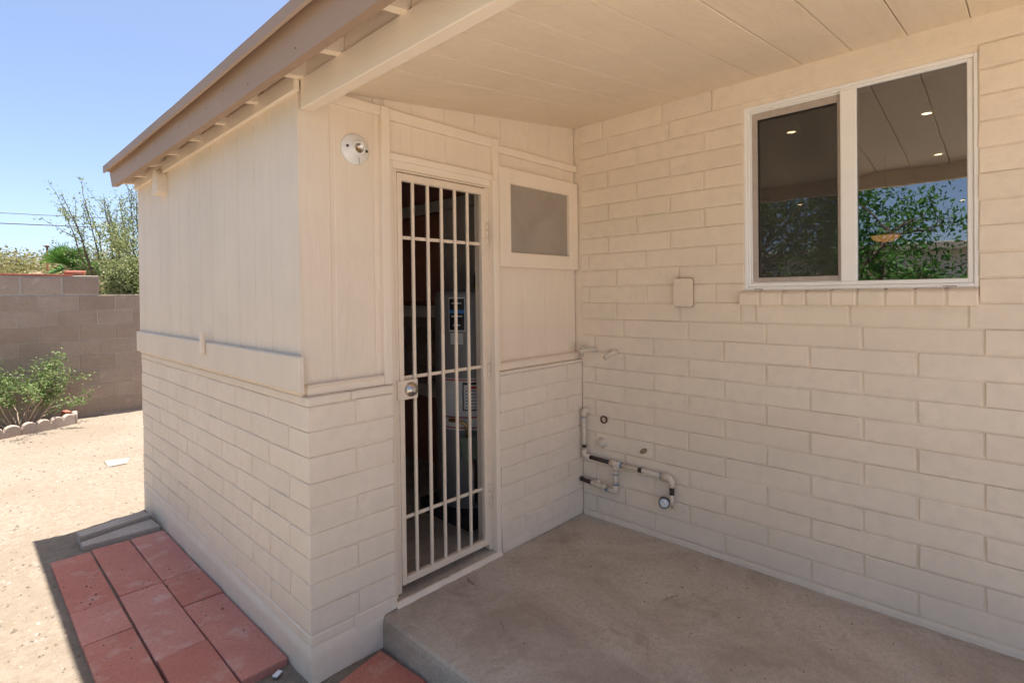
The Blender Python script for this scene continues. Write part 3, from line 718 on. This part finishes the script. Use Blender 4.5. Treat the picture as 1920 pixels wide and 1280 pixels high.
pobj('elbow', [(PX, YC, .425), (PX, YC, .40), (PX, YC-.004, .39), (PX, YC-.016, .384), (PX, YC-.045, .383)], [.0175, .019, .0195, .019, .0175])
pobj('black_pipe', [(PX, YC-.04, .383), (PX, -.232, .379)], .0125, 'iron')
pobj('tee', [(PX, -.225, .379), (PX, -.30, .378)], .019); pobj('tee_branch', [(PX, -.262, .378), (PX, -.262, .338)], .0185)
pobj('seal_ring', [(PX, -.30, .378), (PX, -.306, .378)], .0165, 'blue')
pobj('pipe', [(PX, -.30, .378), (PX, -.575, .375)], .0135); pobj('stained_joint', [(PX, -.42, .3772), (PX, -.445, .3768)], .0142, 'iron')
pobj('seal_ring', [(PX, -.565, .375), (PX, -.571, .375)], .0165, 'blue')
pobj('elbow', [(PX, -.57, .375), (PX, -.605, .375), (PX, -.622, .368), (PX, -.63, .353), (PX, -.63, .325)], [.0175, .019, .0195, .019, .0175])
pobj('black_pipe', [(PX, -.63, .325), (PX, -.63, .283)], .0138, 'iron'); pobj('pipe', [(PX, -.63, .285), (PX, -.63, .225)], .0125)
pobj('brass_tip', [(PX, -.63, .226), (PX, -.63, .21)], .006, 'brass')
pobj('pipe', [(PX, -.262, .34), (PX, -.262, .245)], .0135); pobj('seal_ring', [(PX, -.262, .318), (PX, -.262, .313)], .0155, 'blue'); pobj('seal_ring', [(PX, -.262, .256), (PX, -.262, .251)], .0155, 'blue')
pobj('elbow', [(PX, -.262, .25), (PX, -.26, .225), (PX, -.252, .214), (PX, -.235, .210), (PX, -.205, .211)], [.0175, .019, .0195, .019, .0175])
pobj('pipe', [(PX, -.21, .211), (PX, -.10, .222)], .0135); pobj('union', [(PX, -.125, .22), (PX, -.095, .224), (PX, -.085, .225)], [.017, .021, .0165], seg=6)
pobj('black_pipe', [(PX, -.095, .223), (PX, -.004, .232)], .0138, 'iron')
pobj('valve_body', [(PX, -.195, .213), (PX, -.175, .217), (PX, -.155, .217)], [.0165, .0205, .0165])
pobj('valve_stem', [(PX, -.175, .217), (PX-.03, -.175, .232)], .008)
bm = bmesh.new(); bx(bm, PX-.046, PX-.026, -.205, -.140, .228, .246, .006, 2); bx(bm, PX-.044, PX-.028, -.172, -.152, .244, .268, .005, 2); ob('valve_handle', bm, 'pipe', gp)
bm = bmesh.new(); lathe(bm, [(.006, 0), (.006, .012), (.001, .013)], (PX-.02, -.205, .214), (-1, -.2, 0), 10); ob('valve_bolt', bm, 'blue', gp)
ga = (-.86, -.44, .05)
bm = bmesh.new(); lathe(bm, [(.014, -.012), (.030, -.010), (.031, .014), (.0285, .016), (.0275, .011), (.001, .0105)], (PX-.012, -.588, .232), ga, 28); gb = ob('gauge', bm, 'dark', gp)
bm = bmesh.new(); lathe(bm, [(.0272, .0112), (.0272, .0122), (.001, .0124)], (PX-.012, -.588, .232), ga, 28); ob('dial', bm, 'white', gb)
A_ = Vector(ga).normalized(); U_ = A_.cross(Vector((0, 0, 1))).normalized(); W_ = U_.cross(A_); cc = Vector((PX-.012, -.588, .232)) + A_*.0132
bm = bmesh.new(); tube(bm, [cc - U_*.007 - W_*.009, cc + U_*.008 + W_*.013], .001, 6); ob('needle', bm, 'dark', gb)
bm = bmesh.new()
for i in range(11):
    a = R(-130 + 26*i); dr = U_*math.sin(a) + W_*math.cos(a); tube(bm, [cc+dr*.021, cc+dr*.0255], .0006, 5)
ob('tick_marks', bm, 'dark', gb)
pobj('gauge_stem', [(PX, -.63, .236), (PX-.006, -.60, .234)], .0075, 'chrome')

hb = thing('hose_bib', (W, -.03, 1.06), 'small beige painted tap stub tight in the wall corner', 'tap')
pobj('stub', [(W+.005, -.115, 1.062), (W-.03, -.06, 1.06), (W-.075, -.03, 1.056)], [.015, .012, .011], parent=hb)
pobj('spout', [(W-.05, -.04, 1.06), (W-.056, -.04, 1.035)], .010, parent=hb); pobj('outlet_ring', [(W-.055, -.04, 1.036), (W-.056, -.04, 1.024)], .0115, 'chrome', parent=hb)
bm = bmesh.new(); bx(bm, W-.078, W-.025, -.075, -.02, 1.072, 1.079, .002); ob('tap_handle', bm, 'pipe', hb)
hb = thing('hose_bib', (W, -.23, 1.05), 'beige painted tap stub standing proud of the block wall', 'tap')
pobj('stub', [(W+.005, -.262, 1.058), (W-.03, -.25, 1.052), (W-.055, -.235, 1.04), (W-.075, -.222, 1.026)], [.014, .0135, .012, .011], parent=hb)
pobj('outlet_ring', [(W-.068, -.226, 1.03), (W-.076, -.221, 1.016)], .012, 'chrome', parent=hb)
bm = bmesh.new(); bx(bm, W-.03, W+.001, -.275, -.215, 1.062, 1.068, .002); ob('tap_handle', bm, 'pipe', hb)

st = thing('pipe_stub', (W, -.164, .628), 'open rusty pipe hole in the block wall above the capped stub', 'pipe stub')
bm = bmesh.new(); lathe(bm, [(.024, -.02), (.024, .010), (.018, .011), (.0175, -.012), (.001, -.0125)], (W, -.164, .628), (-1, 0, 0), 24); ob('rusty_ring', bm, 'rust', st)
bm = bmesh.new(); lathe(bm, [(.0172, -.0118), (.0172, -.0112), (.001, -.011)], (W, -.164, .628), (-1, 0, 0), 20); ob('dark_bore', bm, 'dark', st)
st = thing('pipe_stub', (W, -.15, .482), 'beige capped pipe stub with crumbled plaster on the block wall', 'pipe stub')
bm = bmesh.new(); lathe(bm, [(.036, -.02), (.034, .004), (.026, .010), (.0235, .026), (.016, .030), (.001, .031)], (W, -.15, .482), (-1, 0, 0), 11); ob('cap', bm, 'pipe', st)
bm = bmesh.new(); P = []
for i in range(16):
    a = 2*math.pi*i/16; rr = 1+.35*noise.noise(Vector((math.cos(a)*2, math.sin(a)*2, 3)))
    P.append((-.437+.024*rr*math.cos(a), .484+.016*rr*math.sin(a)+.010*math.cos(a)*-1))
prism(bm, P, 'x', W-.0035, W+.002)
tag(ob('wall_patch', bm, 'stain'), 'small brown stained filler patch on the block wall', 'patch')

# ------------------------------------------------------------------ pavers and loose slabs
pv_ = thing('paver_walk', (-.3, 1.2, -.16), 'strip of red concrete pavers laid along the closet wall', 'paving')
def paver(x0, x1, y0, y1):
    bm = bmesh.new(); bx(bm, x0+.002, x1-.002, y0+.002, y1-.002, -.172, 0, .005, 2)
    cx, cy = (x0+x1)/2, (y0+y1)/2; base = -.106 - .016*cy
    tx, ty = random.uniform(-.018, .018), random.uniform(-.010, .010) - .014
    for v in bm.verts:
        v.co.z = (v.co.z if v.co.z < -.1 else base + v.co.z + (v.co.x-cx)*tx + (v.co.y-cy)*ty)
    rot = Matrix.Rotation(random.uniform(-.006, .006), 4, 'Z'); c = Vector((cx, cy, 0))
    for v in bm.verts: v.co = rot @ (v.co-c) + c
    ob('paver', bm, 'red', pv_)
for j in ((2.135, 1.365), (1.365, .985), (.985, .2)): paver(-.1945, -.006, j[1], j[0])
for j in ((2.14, 1.35), (1.35, .60), (.60, -.15)): paver(-.3925, -.1965, j[1], j[0])
for j in ((2.11, 1.335), (1.335, .97), (.97, .20)): paver(-.59, -.3995, j[1], j[0])
def slabobj(name, pts, z0, z1, mat, label, cat, group=None, tilt=0):
    bm = bmesh.new(); prism(bm, pts, 'z', z0, z1); bmesh.ops.bevel(bm, geom=list(bm.edges), offset=.005, segments=2, affect='EDGES')
    ymid = sum(p[1] for p in pts)/len(pts); xmid = sum(p[0] for p in pts)/len(pts)
    for v in bm.verts: v.co.z += tilt*(v.co.x-xmid)
    return tag(ob(name, bm, mat), label, cat, group)
slabobj('concrete_block', [(-.435, 2.39), (-.425, 2.285), (-.03, 2.365), (-.045, 2.50)], -.19, -.093, 'greyconc', 'long grey concrete block at the far end of the red pavers', 'concrete block')
slabobj('concrete_block', [(-.432, 2.262), (-.43, 2.17), (-.018, 2.16), (-.03, 2.352), (-.2, 2.318)], -.19, -.117, 'greyconc', 'low grey slab wedged between the red pavers and longer block', 'concrete block')
slabobj('red_stepping_slab', [(.075, -.075), (.296, -.030), (.318, -.33), (.07, -.37)], -.19, -.118, 'red', 'single red paver at the foot of the patio slab', 'paver')
slabobj('flat_stone', [(.02, 4.40), (.225, 4.33), (.16, 4.13), (.01, 4.13)], -.2, -.146, 'stone', 'pale flat stone half buried in the sunlit dirt', 'stone')
bm = bmesh.new(); bx(bm, -.02, .02, -.011, .011, -.004, .004, .003, 2); o = ob('white_scrap', bm, 'white', None, (-.066, .165, -.128)); o.rotation_euler = (.1, .1, .6)
tag(o, 'small white scrap on the dirt beside the pavers and closet corner', 'scrap')

def grit(name, n, area, zf, mat, label, cat, seed, smax):
    rs = random.Random(seed); V = []; F = []
    for _ in range(n):
        x = rs.uniform(area[0], area[1]); y = rs.uniform(area[2], area[3]); s = .0015 + smax*rs.random()**4; z = zf(x, y); b = len(V); a0 = rs.uniform(0, 6.28)
        V += [(x+s*math.cos(a0+k*2.09)*rs.uniform(.6, 1.3), y+s*math.sin(a0+k*2.09)*rs.uniform(.6, 1.3), z-.001) for k in range(3)] + [(x, y, z+s*.55)]
        F += [(b, b+1, b+3), (b+1, b+2, b+3), (b+2, b, b+3)]
    return tag(pyobj(name, V, F, mat), label, cat, kind='stuff')
zp = lambda x, y: -.106 - .016*y
grit('paver_grit', 420, (-.58, -.02, .22, 2.1), zp, 'edging', 'pale grit and sand lying on the red pavers', 'grit', 61, .007)
grit('paver_dirt', 260, (-.58, -.02, .22, 2.1), zp, 'iron', 'dark crumbs lying on the red pavers', 'grit', 62, .006)
grit('slab_grit', 520, (.40, 1.80, -1.9, -.03), lambda x, y: .0003, 'edging', 'pale grit and paint flakes on the patio slab', 'grit', 63, .006)
grit('slab_dirt', 420, (.40, 1.80, -1.9, -.03), lambda x, y: .0003, 'iron', 'dark crumbs on the patio slab', 'grit', 64, .005)
# loose pebbles and litter: nobody could count them
def scatter(name, n, area, smin, smax, mat, label, cat, seed, flat=.6):
    rs = random.Random(seed); V = []; F = []
    for _ in range(n):
        x = rs.uniform(area[0], area[1]); y = area[2] + (area[3]-area[2])*rs.random()**1.4
        if -.62 < x < .35 and -.4 < y < 2.55 and not (x < -.60 or y > 2.5): continue
        if x > -.02 and y < 2.75: continue
        s = smin + (smax-smin)*rs.random()**3; z = gz(x, y); b = len(V); ang = rs.uniform(0, 6.28)
        for k in range(5):
            a = ang + k*1.2566; q = s*rs.uniform(.7, 1.2); V.append((x+q*math.cos(a), y+q*math.sin(a), z-.002))
        V.append((x+rs.uniform(-.3, .3)*s, y+rs.uniform(-.3, .3)*s, z+s*flat*rs.uniform(.6, 1.3)))
        F += [(b+k, b+(k+1) % 5, b+5) for k in range(5)]
    return tag(pyobj(name, V, F, mat), label, cat, kind='stuff')
scatter('pebbles', 2600, (-.9, 1.3, .4, 7.0), .003, .013, 'edging', 'fine pale pebbles scattered over the dirt yard', 'pebbles', 3)
scatter('leaf_litter', 1100, (-.9, 1.3, .4, 7.0), .004, .016, 'stain', 'dry brown leaf litter and clods on the dirt', 'litter', 5, .3)
scatter('dirt_clods', 2200, (-.9, 1.3, .4, 7.0), .004, .018, 'dirt', 'small clods of sandy dirt across the yard', 'dirt', 8, .7)

# ------------------------------------------------------------------ block wall at the back of the yard
bw = thing('yard_wall', (.4, 7.25, -.2), 'grey concrete block wall across the back of the yard', 'wall')
YW = 7.2; BL, BH = .4064, .2032; ZT = 1.478
bm = bmesh.new(); bx(bm, -3.2, 6, YW+.0045, YW+.19, -.4, ZT-.004); bx(bm, -3.2, .428, YW+.012, YW+.185, ZT-.005, 1.735); core = ob('mortar_core', bm, 'mortar', bw)
for r in range(9):
    z1 = ZT - r*BH; z0 = z1 - BH
    ph = .205 if r % 2 == 0 else 0.0
    for i in range(-8, 14):
        x0 = ph + i*BL
        if x0 > 4.6 or x0 < -3.2: continue
        dy = random.uniform(-.003, .003)
        block(core, round(x0+.005, 3), round(x0+BL-.005, 3), YW+dy, YW+.1+dy, z0+.005, z1-.005, 'cmu', 'block', .004, .002)
for i in range(-8, 1):
    x1 = .43 + i*.405; dy = random.uniform(-.002, .004)
    block(core, round(x1-.375, 3), round(x1-.012 if i else x1, 3), YW+.002+dy, YW+.1+dy, ZT+.03, ZT+.235, 'cmu', 'block', .006, .004)
xs = -3.1
while xs < .2:
    L = random.uniform(.26, .34); x1 = min(xs+L, .16)
    block(core, round(xs, 2), round(x1-.008, 2), YW-.004, YW+.19, 1.736, 1.762, 'capred', 'cap_brick', .004, .003); xs += L
block(core, .07, .30, YW+.03, YW+.19, 1.7625, 1.815, 'capred', 'cap_brick', .02, .006)
bm = bmesh.new(); bx(bm, .10, .428, YW+.0, YW+.188, 1.7355, 1.7485, .005); ob('mortar_pad', bm, 'greyconc', core)
bm = bmesh.new(); bx(bm, .43, 4.6, YW+.0, YW+.185, ZT-.0005, ZT+.008, .003); ob('mortar_cap', bm, 'edging', core)
tag(obox('wall_footing', 'edging', None, .45, 4.5, YW-.05, YW+.01, -.24, -.172, .01, 2), 'thin pale concrete footing strip along the foot of the yard wall', 'footing')

# scalloped edging round the shrub
def scallop(name, path, n, label):
    """upright concrete edging with n round tops following a bent path [(x,y),(x,y),(x,y)]"""
    bm = bmesh.new(); a, b, c = [Vector((*p, 0)) for p in path]; cols = []
    m = n*10
    for j in range(m+1):
        t = j/m; p = a*(1-t)**2 + b*2*t*(1-t) + c*t*t; d = ((b-a)*(1-t) + (c-b)*t).normalized(); nn = Vector((d.y, -d.x, 0))
        u = (t*n) % 1 if j < m else 1; h = .10 + .065*math.sqrt(max(0, 1-(2*u-1)**2)); z0 = -.20
        cols.append([bm.verts.new(p + nn*s + Vector((0, 0, z))) for s, z in ((.03, z0-.05), (.03, z0+h-.012), (.018, z0+h), (-.018, z0+h), (-.03, z0+h-.012), (-.03, z0-.05))])
    for A, B in zip(cols, cols[1:]):
        for i in range(5):
            bm.faces.new((A[i], A[i+1], B[i+1], B[i]))
    bm.faces.new(cols[0]); bm.faces.new(cols[-1][::-1])
    return tag(ob(name, bm, 'edging'), label, 'edging', 'scalloped edging round the shrub')
scallop('garden_edging', [(-.86, 6.38), (-.68, 6.42), (-.445, 6.50)], 3, 'scalloped concrete edging piece at the left edge below the shrub')
scallop('garden_edging', [(-.435, 6.52), (-.16, 6.60), (.075, 6.80)], 4, 'scalloped concrete edging piece curving right below the shrub')
scallop('garden_edging', [(.08, 6.81), (.115, 6.88), (.11, 7.05)], 1, 'short scalloped edging piece running back to the yard wall')
o = obox('brick_bit', 'capred', None, -.035, .035, -.04, .04, -.03, .04, .006); o.location = (.02, 6.93, -.06); o.rotation_euler = (.2, .1, .5)
tag(o, 'broken red brick lying behind the edging', 'brick')

# ------------------------------------------------------------------ plants
def grow(rs, base, d, L, r, depth, spread, up, out, tips, segs=4, shrink=.68, kids=(2, 4), wob=.18):
    p = Vector(base); d = Vector(d).normalized(); pts = [p.copy()]; rr = [r]
    for i in range(segs):
        d = (d + Vector((rs.gauss(0, wob), rs.gauss(0, wob), rs.gauss(0, wob)+up))).normalized(); p = p + d*L/segs
        pts.append(p.copy()); rr.append(r*(1-.5*(i+1)/segs))
        if depth <= 1: tips.append((p.copy(), d.copy()))
    out.append((pts, rr))
    if depth > 0:
        for _ in range(rs.randint(*kids)):
            i = rs.randint(max(1, segs//2), segs); dd = (d + Vector((rs.gauss(0, spread), rs.gauss(0, spread), rs.gauss(0, spread*.7)))).normalized()
            grow(rs, pts[i], dd, L*shrink*rs.uniform(.75, 1.2), rr[i]*.72, depth-1, spread, up, out, tips, segs, shrink, kids, wob)
def leaves(V, F, rs, c, n, spread, size, asp=.45, nrm_up=.3):
    for _ in range(n):
        q = Vector(c) + Vector((rs.gauss(0, spread), rs.gauss(0, spread), rs.gauss(0, spread)))
        a = Vector((rs.gauss(0, 1), rs.gauss(0, 1), rs.gauss(0, 1)+.1)).normalized(); b = a.cross(Vector((rs.gauss(0, 1), rs.gauss(0, 1), rs.gauss(0, 1)))).normalized()
        s = size*rs.uniform(.6, 1.3); k = len(V)
        V += [tuple(q-a*s), tuple(q+b*s*asp), tuple(q+a*s), tuple(q-b*s*asp)]; F.append((k, k+1, k+2, k+3))
def branches(name, out, mat, parent, seg=5, rmin=0):
    bm = bmesh.new()
    for pts, rr in out:
        if rr[0] > rmin: tube(bm, pts, rr, seg, False)
    return ob(name, bm, mat, parent)
# shrub against the wall
sh = thing('shrub', (-.42, 6.85, -.19), 'twiggy green shrub growing against the grey block wall', 'shrub')
rs = random.Random(11); out = []; tips = []
for i in range(13):
    a = rs.uniform(0, 6.28); t = rs.uniform(.3, 1.1)
    grow(rs, (-.42+.05*math.cos(a), 6.85+.04*math.sin(a), -.2), (math.cos(a)*t, math.sin(a)*t*.45, 1), .50, .011, 2, .5, .04, out, tips, 4, .66, (2, 3))
branches('stems', out, 'twig', sh)
V = []; F = []
for p, d in tips: leaves(V, F, rs, p, 10, .036, .018, .55)
pyobj('foliage', V, F, 'leaf_shrub', sh)
def tree(name, base, height, r, seed, label, mat, nl, lsize, lspread, kids=(2, 4), depth=3, spread=.55, up=.05, lean=(0, 0), trunks=1, cat='tree', group=None, bark='bark'):
    t = thing(name, base, label, cat, group); rs = random.Random(seed); out = []; tips = []
    for i in range(trunks):
        d = (lean[0]+rs.gauss(0, .25), lean[1]+rs.gauss(0, .25), 1)
        grow(rs, (base[0]+rs.gauss(0, .08)*(trunks > 1), base[1]+rs.gauss(0, .08)*(trunks > 1), base[2]-.1), d, height*.45, r, depth, spread, up, out, tips, 5, .68, kids)
    k = 0
    main = [o_ for o_ in out if o_[1][0] > r*.55]; rest = [o_ for o_ in out if o_[1][0] <= r*.55]
    branches('trunk', main, bark, t, 7); branches('branches', rest, bark, t, 4)
    V = []; F = []
    for p, d in tips: leaves(V, F, rs, p, nl, lspread, lsize)
    pyobj('crown', V, F, mat, t); return t
def wand_tree(base, ends, seed, label, nsub=9, leaf=.024):
    t = thing('desert_tree', base, label, 'tree', 'desert trees behind the yard wall'); rs = random.Random(seed); main = []; sub = []; V = []; F = []
    for e in ends:
        b = Vector(base) + Vector((rs.gauss(0, .10), rs.gauss(0, .12), -.1)); e = Vector(e); pts = []
        mid = Vector((b.x*.75+e.x*.25, b.y*.7+e.y*.3, b.z+(e.z-b.z)*.55)) + Vector((rs.gauss(0, .08), 0, 0))
        for k in range(13):
            u = k/12; p = b*(1-u)**2 + mid*2*u*(1-u) + e*u*u; pts.append(p + Vector((rs.gauss(0, .012), rs.gauss(0, .02), rs.gauss(0, .012))))
        main.append((pts, [.034*(1-u/13)**1.2+.004 for u in range(13)]))
        for k in range(4, 13):
            leaves(V, F, rs, pts[k], 13, .05, leaf, .5)
            leaves(V, F, rs, pts[k].lerp(pts[k-1], .5), 11, .05, leaf, .5)
        for _ in range(nsub):
            k = rs.randint(4, 11); d = (pts[k+1]-pts[k]).normalized() + Vector((rs.gauss(0, .55), rs.gauss(0, .5), rs.gauss(.1, .3))); L = rs.uniform(.25, .7)
            q = [pts[k] + d*L*v/5 + Vector((rs.gauss(0, .012), rs.gauss(0, .012), -.05*(v/5)**2)) for v in range(6)]
            sub.append((q, [.008-.001*v for v in range(6)]))
            for v in range(1, 6): leaves(V, F, rs, q[v], 9, .05, leaf, .5)
    branches('trunk', main, 'bark', t, 6); branches('branches', sub, 'bark', t, 4); pyobj('crown', V, F, 'leaf_tree', t)
wand_tree((1.38, 11.6, -.2), [(.52, 11.5, 3.5), (.55, 11.8, 3.28), (.68, 11.3, 3.1), (.87, 11.6, 3.42), (1.02, 11.9, 3.25), (1.22, 11.5, 3.52), (1.12, 11.2, 3.45), (1.45, 11.8, 3.3)], 21, 'feathery desert tree with long wands rising behind the yard wall')
wand_tree((2.0, 12.2, -.2), [(1.55, 12.2, 3.65), (1.75, 12.0, 3.75), (1.9, 12.4, 3.8), (2.2, 12.2, 3.7), (1.4, 12.4, 3.3), (2.5, 12.2, 3.6), (1.62, 12.0, 3.1)], 29, 'fuller desert tree half hidden behind the closet corner', 13)
def bush(name, c, rad, n, size, mat, label, seed, group=None, cat='bush'):
    b = thing(name, (c[0], c[1], -.2), label, cat, group); rs = random.Random(seed); V = []; F = []
    blobs = [(Vector(c) + Vector((rs.gauss(0, .45)*rad[0], rs.gauss(0, .45)*rad[1], rs.gauss(0, .4)*rad[2])), rs.uniform(.2, .42)*min(rad)) for _ in range(34)]
    for q, s in blobs: leaves(V, F, rs, q, n//34, s*.62, size, .5)
    pyobj('foliage', V, F, mat, b)
    out = []; tp = []
    for _ in range(6): grow(rs, (c[0]+rs.gauss(0, .1), c[1], -.25), (rs.gauss(0, .4), rs.gauss(0, .3), 1), (c[2]+.3+rad[2])*.6, .022, 1, .5, .03, out, tp)
    branches('stems', out, 'bark', b, 5); return b
bush('hedge_bush', (1.42, 10.2, 1.55), (.62, .5, .95), 15000, .030, 'leaf_dense', 'dense green bush directly over the low end of the yard wall', 31)
bush('hedge_bush', (2.0, 10.9, 1.7), (.7, .6, 1.1), 13000, .032, 'leaf_dense', 'olive bush behind the yard wall next to the closet edge', 32)
# fan palm
pm = thing('fan_palm', (1.1, 15.5, -.2), 'bright green fan palm with dry fronds beyond the yard wall', 'palm')
bm = bmesh.new(); tube(bm, [(1.10, 15.5, -.3), (1.10, 15.5, 1.0), (1.10, 15.5, 2.1)], [.2, .17, .15], 10); ob('trunk', bm, 'bark', pm)
rs = random.Random(5)
def fan(V, F, hub, d, L, nb, width):
    d = Vector(d).normalized(); s = d.cross(Vector((0, 0, 1))); s = s.normalized() if s.length > .01 else Vector((1, 0, 0)); u = s.cross(d)
    s = (s*math.cos(.5) + u*math.sin(.5)) if rs.random() < .5 else (s*math.cos(.5) - u*math.sin(.5))
    for i in range(nb):
        a = (i/(nb-1)-.5)*2.3; v = d*math.cos(a) + s*math.sin(a); w = (s*math.cos(a) - d*math.sin(a))*width; k = len(V); l = L*rs.uniform(.8, 1.1)
        V += [tuple(hub), tuple(hub+v*l*.55+w), tuple(hub+v*l+Vector((0, 0, -.1*l))), tuple(hub+v*l*.55-w)]; F.append((k, k+1, k+2, k+3))
V = []; F = []; V2 = []; F2 = []; st_ = []
for i in range(46):
    a = rs.uniform(0, 6.28); e = rs.uniform(-.7, 1.35); d = Vector((math.cos(a)*math.cos(e), math.sin(a)*math.cos(e), math.sin(e))); hub = Vector((1.10, 15.5, 2.1)) + d*rs.uniform(.25, .45)
    dry = e < .1; st_.append(([Vector((1.10, 15.5, 2.1)), hub], [.012, .008])); fan(V2 if dry else V, F2 if dry else F, hub, d, .48, 16, .022)
pyobj('green_fronds', V, F, 'leaf_palm', pm); pyobj('dry_fronds', V2, F2, 'leaf_dry', pm); branches('stalks', st_, 'twig', pm, 5)
# far scrub and wires
V = []; F = []; rs = random.Random(77)
for i in range(60):
    x = rs.uniform(-2, 8); y = rs.uniform(30, 44); h = rs.uniform(3.9, 4.6); w = rs.uniform(1.4, 2.4)
    for _ in range(1100):
        a = rs.uniform(0, 6.28); q = math.sqrt(rs.random()); zz = h*rs.random()**.4
        leaves(V, F, rs, (x+w*q*math.cos(a), y+w*q*math.sin(a), -.2+zz*(1-.3*q*q)), 1, .05, .062, .6)
tag(pyobj('far_scrub', V, F, 'leaf_far'), 'band of dry olive scrub far beyond the yard wall', 'scrub', kind='stuff')
vp = thing('vent_post', (1.62, 26, -.2), 'thin brown vent pipe with a cap sticking up far behind the palm', 'vent pipe')
bm = bmesh.new(); tube(bm, [(1.62, 26, -.2), (1.62, 26, 3.55)], .035, 8); ob('post', bm, 'rust', vp); bm = bmesh.new(); tube(bm, [(1.62, 26, 3.55), (1.62, 26, 3.62)], [.085, .07], 10); ob('cap', bm, 'rust', vp)
for (z, lab, dz) in ((4.43, 'upper thin power wire crossing the sky behind the tree', 0), (4.09, 'lower thick power wire crossing the sky behind the tree', .0)):
    bm = bmesh.new(); pts = []
    for i in range(41):
        x = -22 + 44*i/40; pts.append((x, 22, z - .10 + .055*(x-1.0)*.6 + .0012*(x-1)**2))
    tube(bm, pts, .011 if z > 4.3 else .016, 6); tag(ob('power_wire', bm, 'wire'), lab, 'wire')

# what the window glass mirrors: yard trees, hedge and a low white building to the left of the porch
tree('shade_tree', (-4.3, -.1, -.2), 4.4, .085, 41, 'leafy green shade tree mirrored in the right window pane', 'leaf_mesq', 6, .04, .15, (2, 4), 4, .66, -.03, (.1, -.1), 3)
tree('shade_tree', (-5.4, 2.3, -.2), 5.2, .08, 43, 'many stemmed tree mirrored in the screened window pane', 'leaf_mesq', 7, .05, .14, (2, 3), 4, .45, .05, (0, -.1), 6)
bush('yard_bush', (-9.5, .2, .9), (1.6, 2.0, 1.1), 6500, .07, 'leaf_dense', 'pale green bush mirrored low in the right window pane', 51)
bush('yard_bush', (-9.0, 4.0, .9), (1.6, 2.2, 1.2), 6500, .07, 'leaf_dense', 'green bush mirrored low in the screened window pane', 52)
nb = thing('neighbour_building', (-16, 0, -.2), 'low white neighbouring building mirrored in the window glass', 'building')
obox('wall', 'whitewall', nb, -20, -16, -6, 7, -.3, 2.6); obox('roof', 'greyconc', nb, -20.3, -15.6, -6.4, 7.4, 2.6, 2.85, .02)
obox('door', 'brownwood', nb, -16.0, -15.96, -.2, .8, -.2, 1.9)

# ------------------------------------------------------------------ seen through the glass
def disc(name, c, r, mat, label, cat, group):
    t = thing(name, c, label, cat, group)
    bm = bmesh.new(); lathe(bm, [(r*1.25, 0), (r*1.25, -.006), (r*.98, -.008), (r*.95, -.003)], c, (0, 0, 1), 20); ob('trim_ring', bm, 'vinyl', t)
    bm = bmesh.new(); lathe(bm, [(r*.94, -.0045), (r*.94, -.0055)], c, (0, 0, 1), 20); ob('lens', bm, mat, t)
for c, lab in (((2.78, -.98, 2.443), 'lit recessed ceiling lamp high behind the screened pane'), ((2.966, -1.654, 2.443), 'topmost lit recessed ceiling lamp behind the right pane'),
               ((4.21, -1.60, 2.443), 'second lit recessed ceiling lamp behind the right pane'), ((5.94, -.176, 2.443), 'lower lit recessed ceiling lamp behind the screened pane'),
               ((7.05, -1.577, 2.443), 'farthest lit recessed ceiling lamp at the right pane edge')):
    disc('ceiling_lamp', c, .026, 'lamp', lab, 'ceiling lamp', 'recessed lamps inside the house')
pd = thing('pendant_lamp', (4.0, -1.296, 1.8), 'glowing orange bowl lamp seen through the right window pane', 'pendant lamp')
bm = bmesh.new(); lathe(bm, [(.01, -.035), (.05, -.03), (.085, -.01), (.095, .012), (.09, .014)], (4.0, -1.296, 1.82), (0, 0, 1), 24); ob('bowl', bm, 'lampbowl', pd)
bm = bmesh.new(); tube(bm, [(4.0, -1.296, 1.83), (4.0, -1.296, 2.444)], .006, 8); ob('rod', bm, 'iron', pd)
fc = thing('kitchen_faucet', (2.15, -1.545, 1.0), 'dark gooseneck faucet just inside the right window pane', 'faucet')
bm = bmesh.new(); cy, cz = -1.497, 1.475
tube(bm, [(2.15, -1.548, 1.0), (2.15, -1.548, 1.46)] + [(2.15, cy-.051*math.cos(R(a)), cz+.055*math.sin(R(a))) for a in range(0, 181, 15)] + [(2.15, -1.446, 1.40)], .0115, 10); ob('spout', bm, 'dark', fc)
obox('base', 'dark', fc, 2.12, 2.18, -1.578, -1.518, .95, 1.0, .004)
tag(obox('kitchen_counter', 'drywall', None, 2.03, 2.6, -3.2, .6, 0, .95, .006), 'pale kitchen counter below the window inside', 'counter')
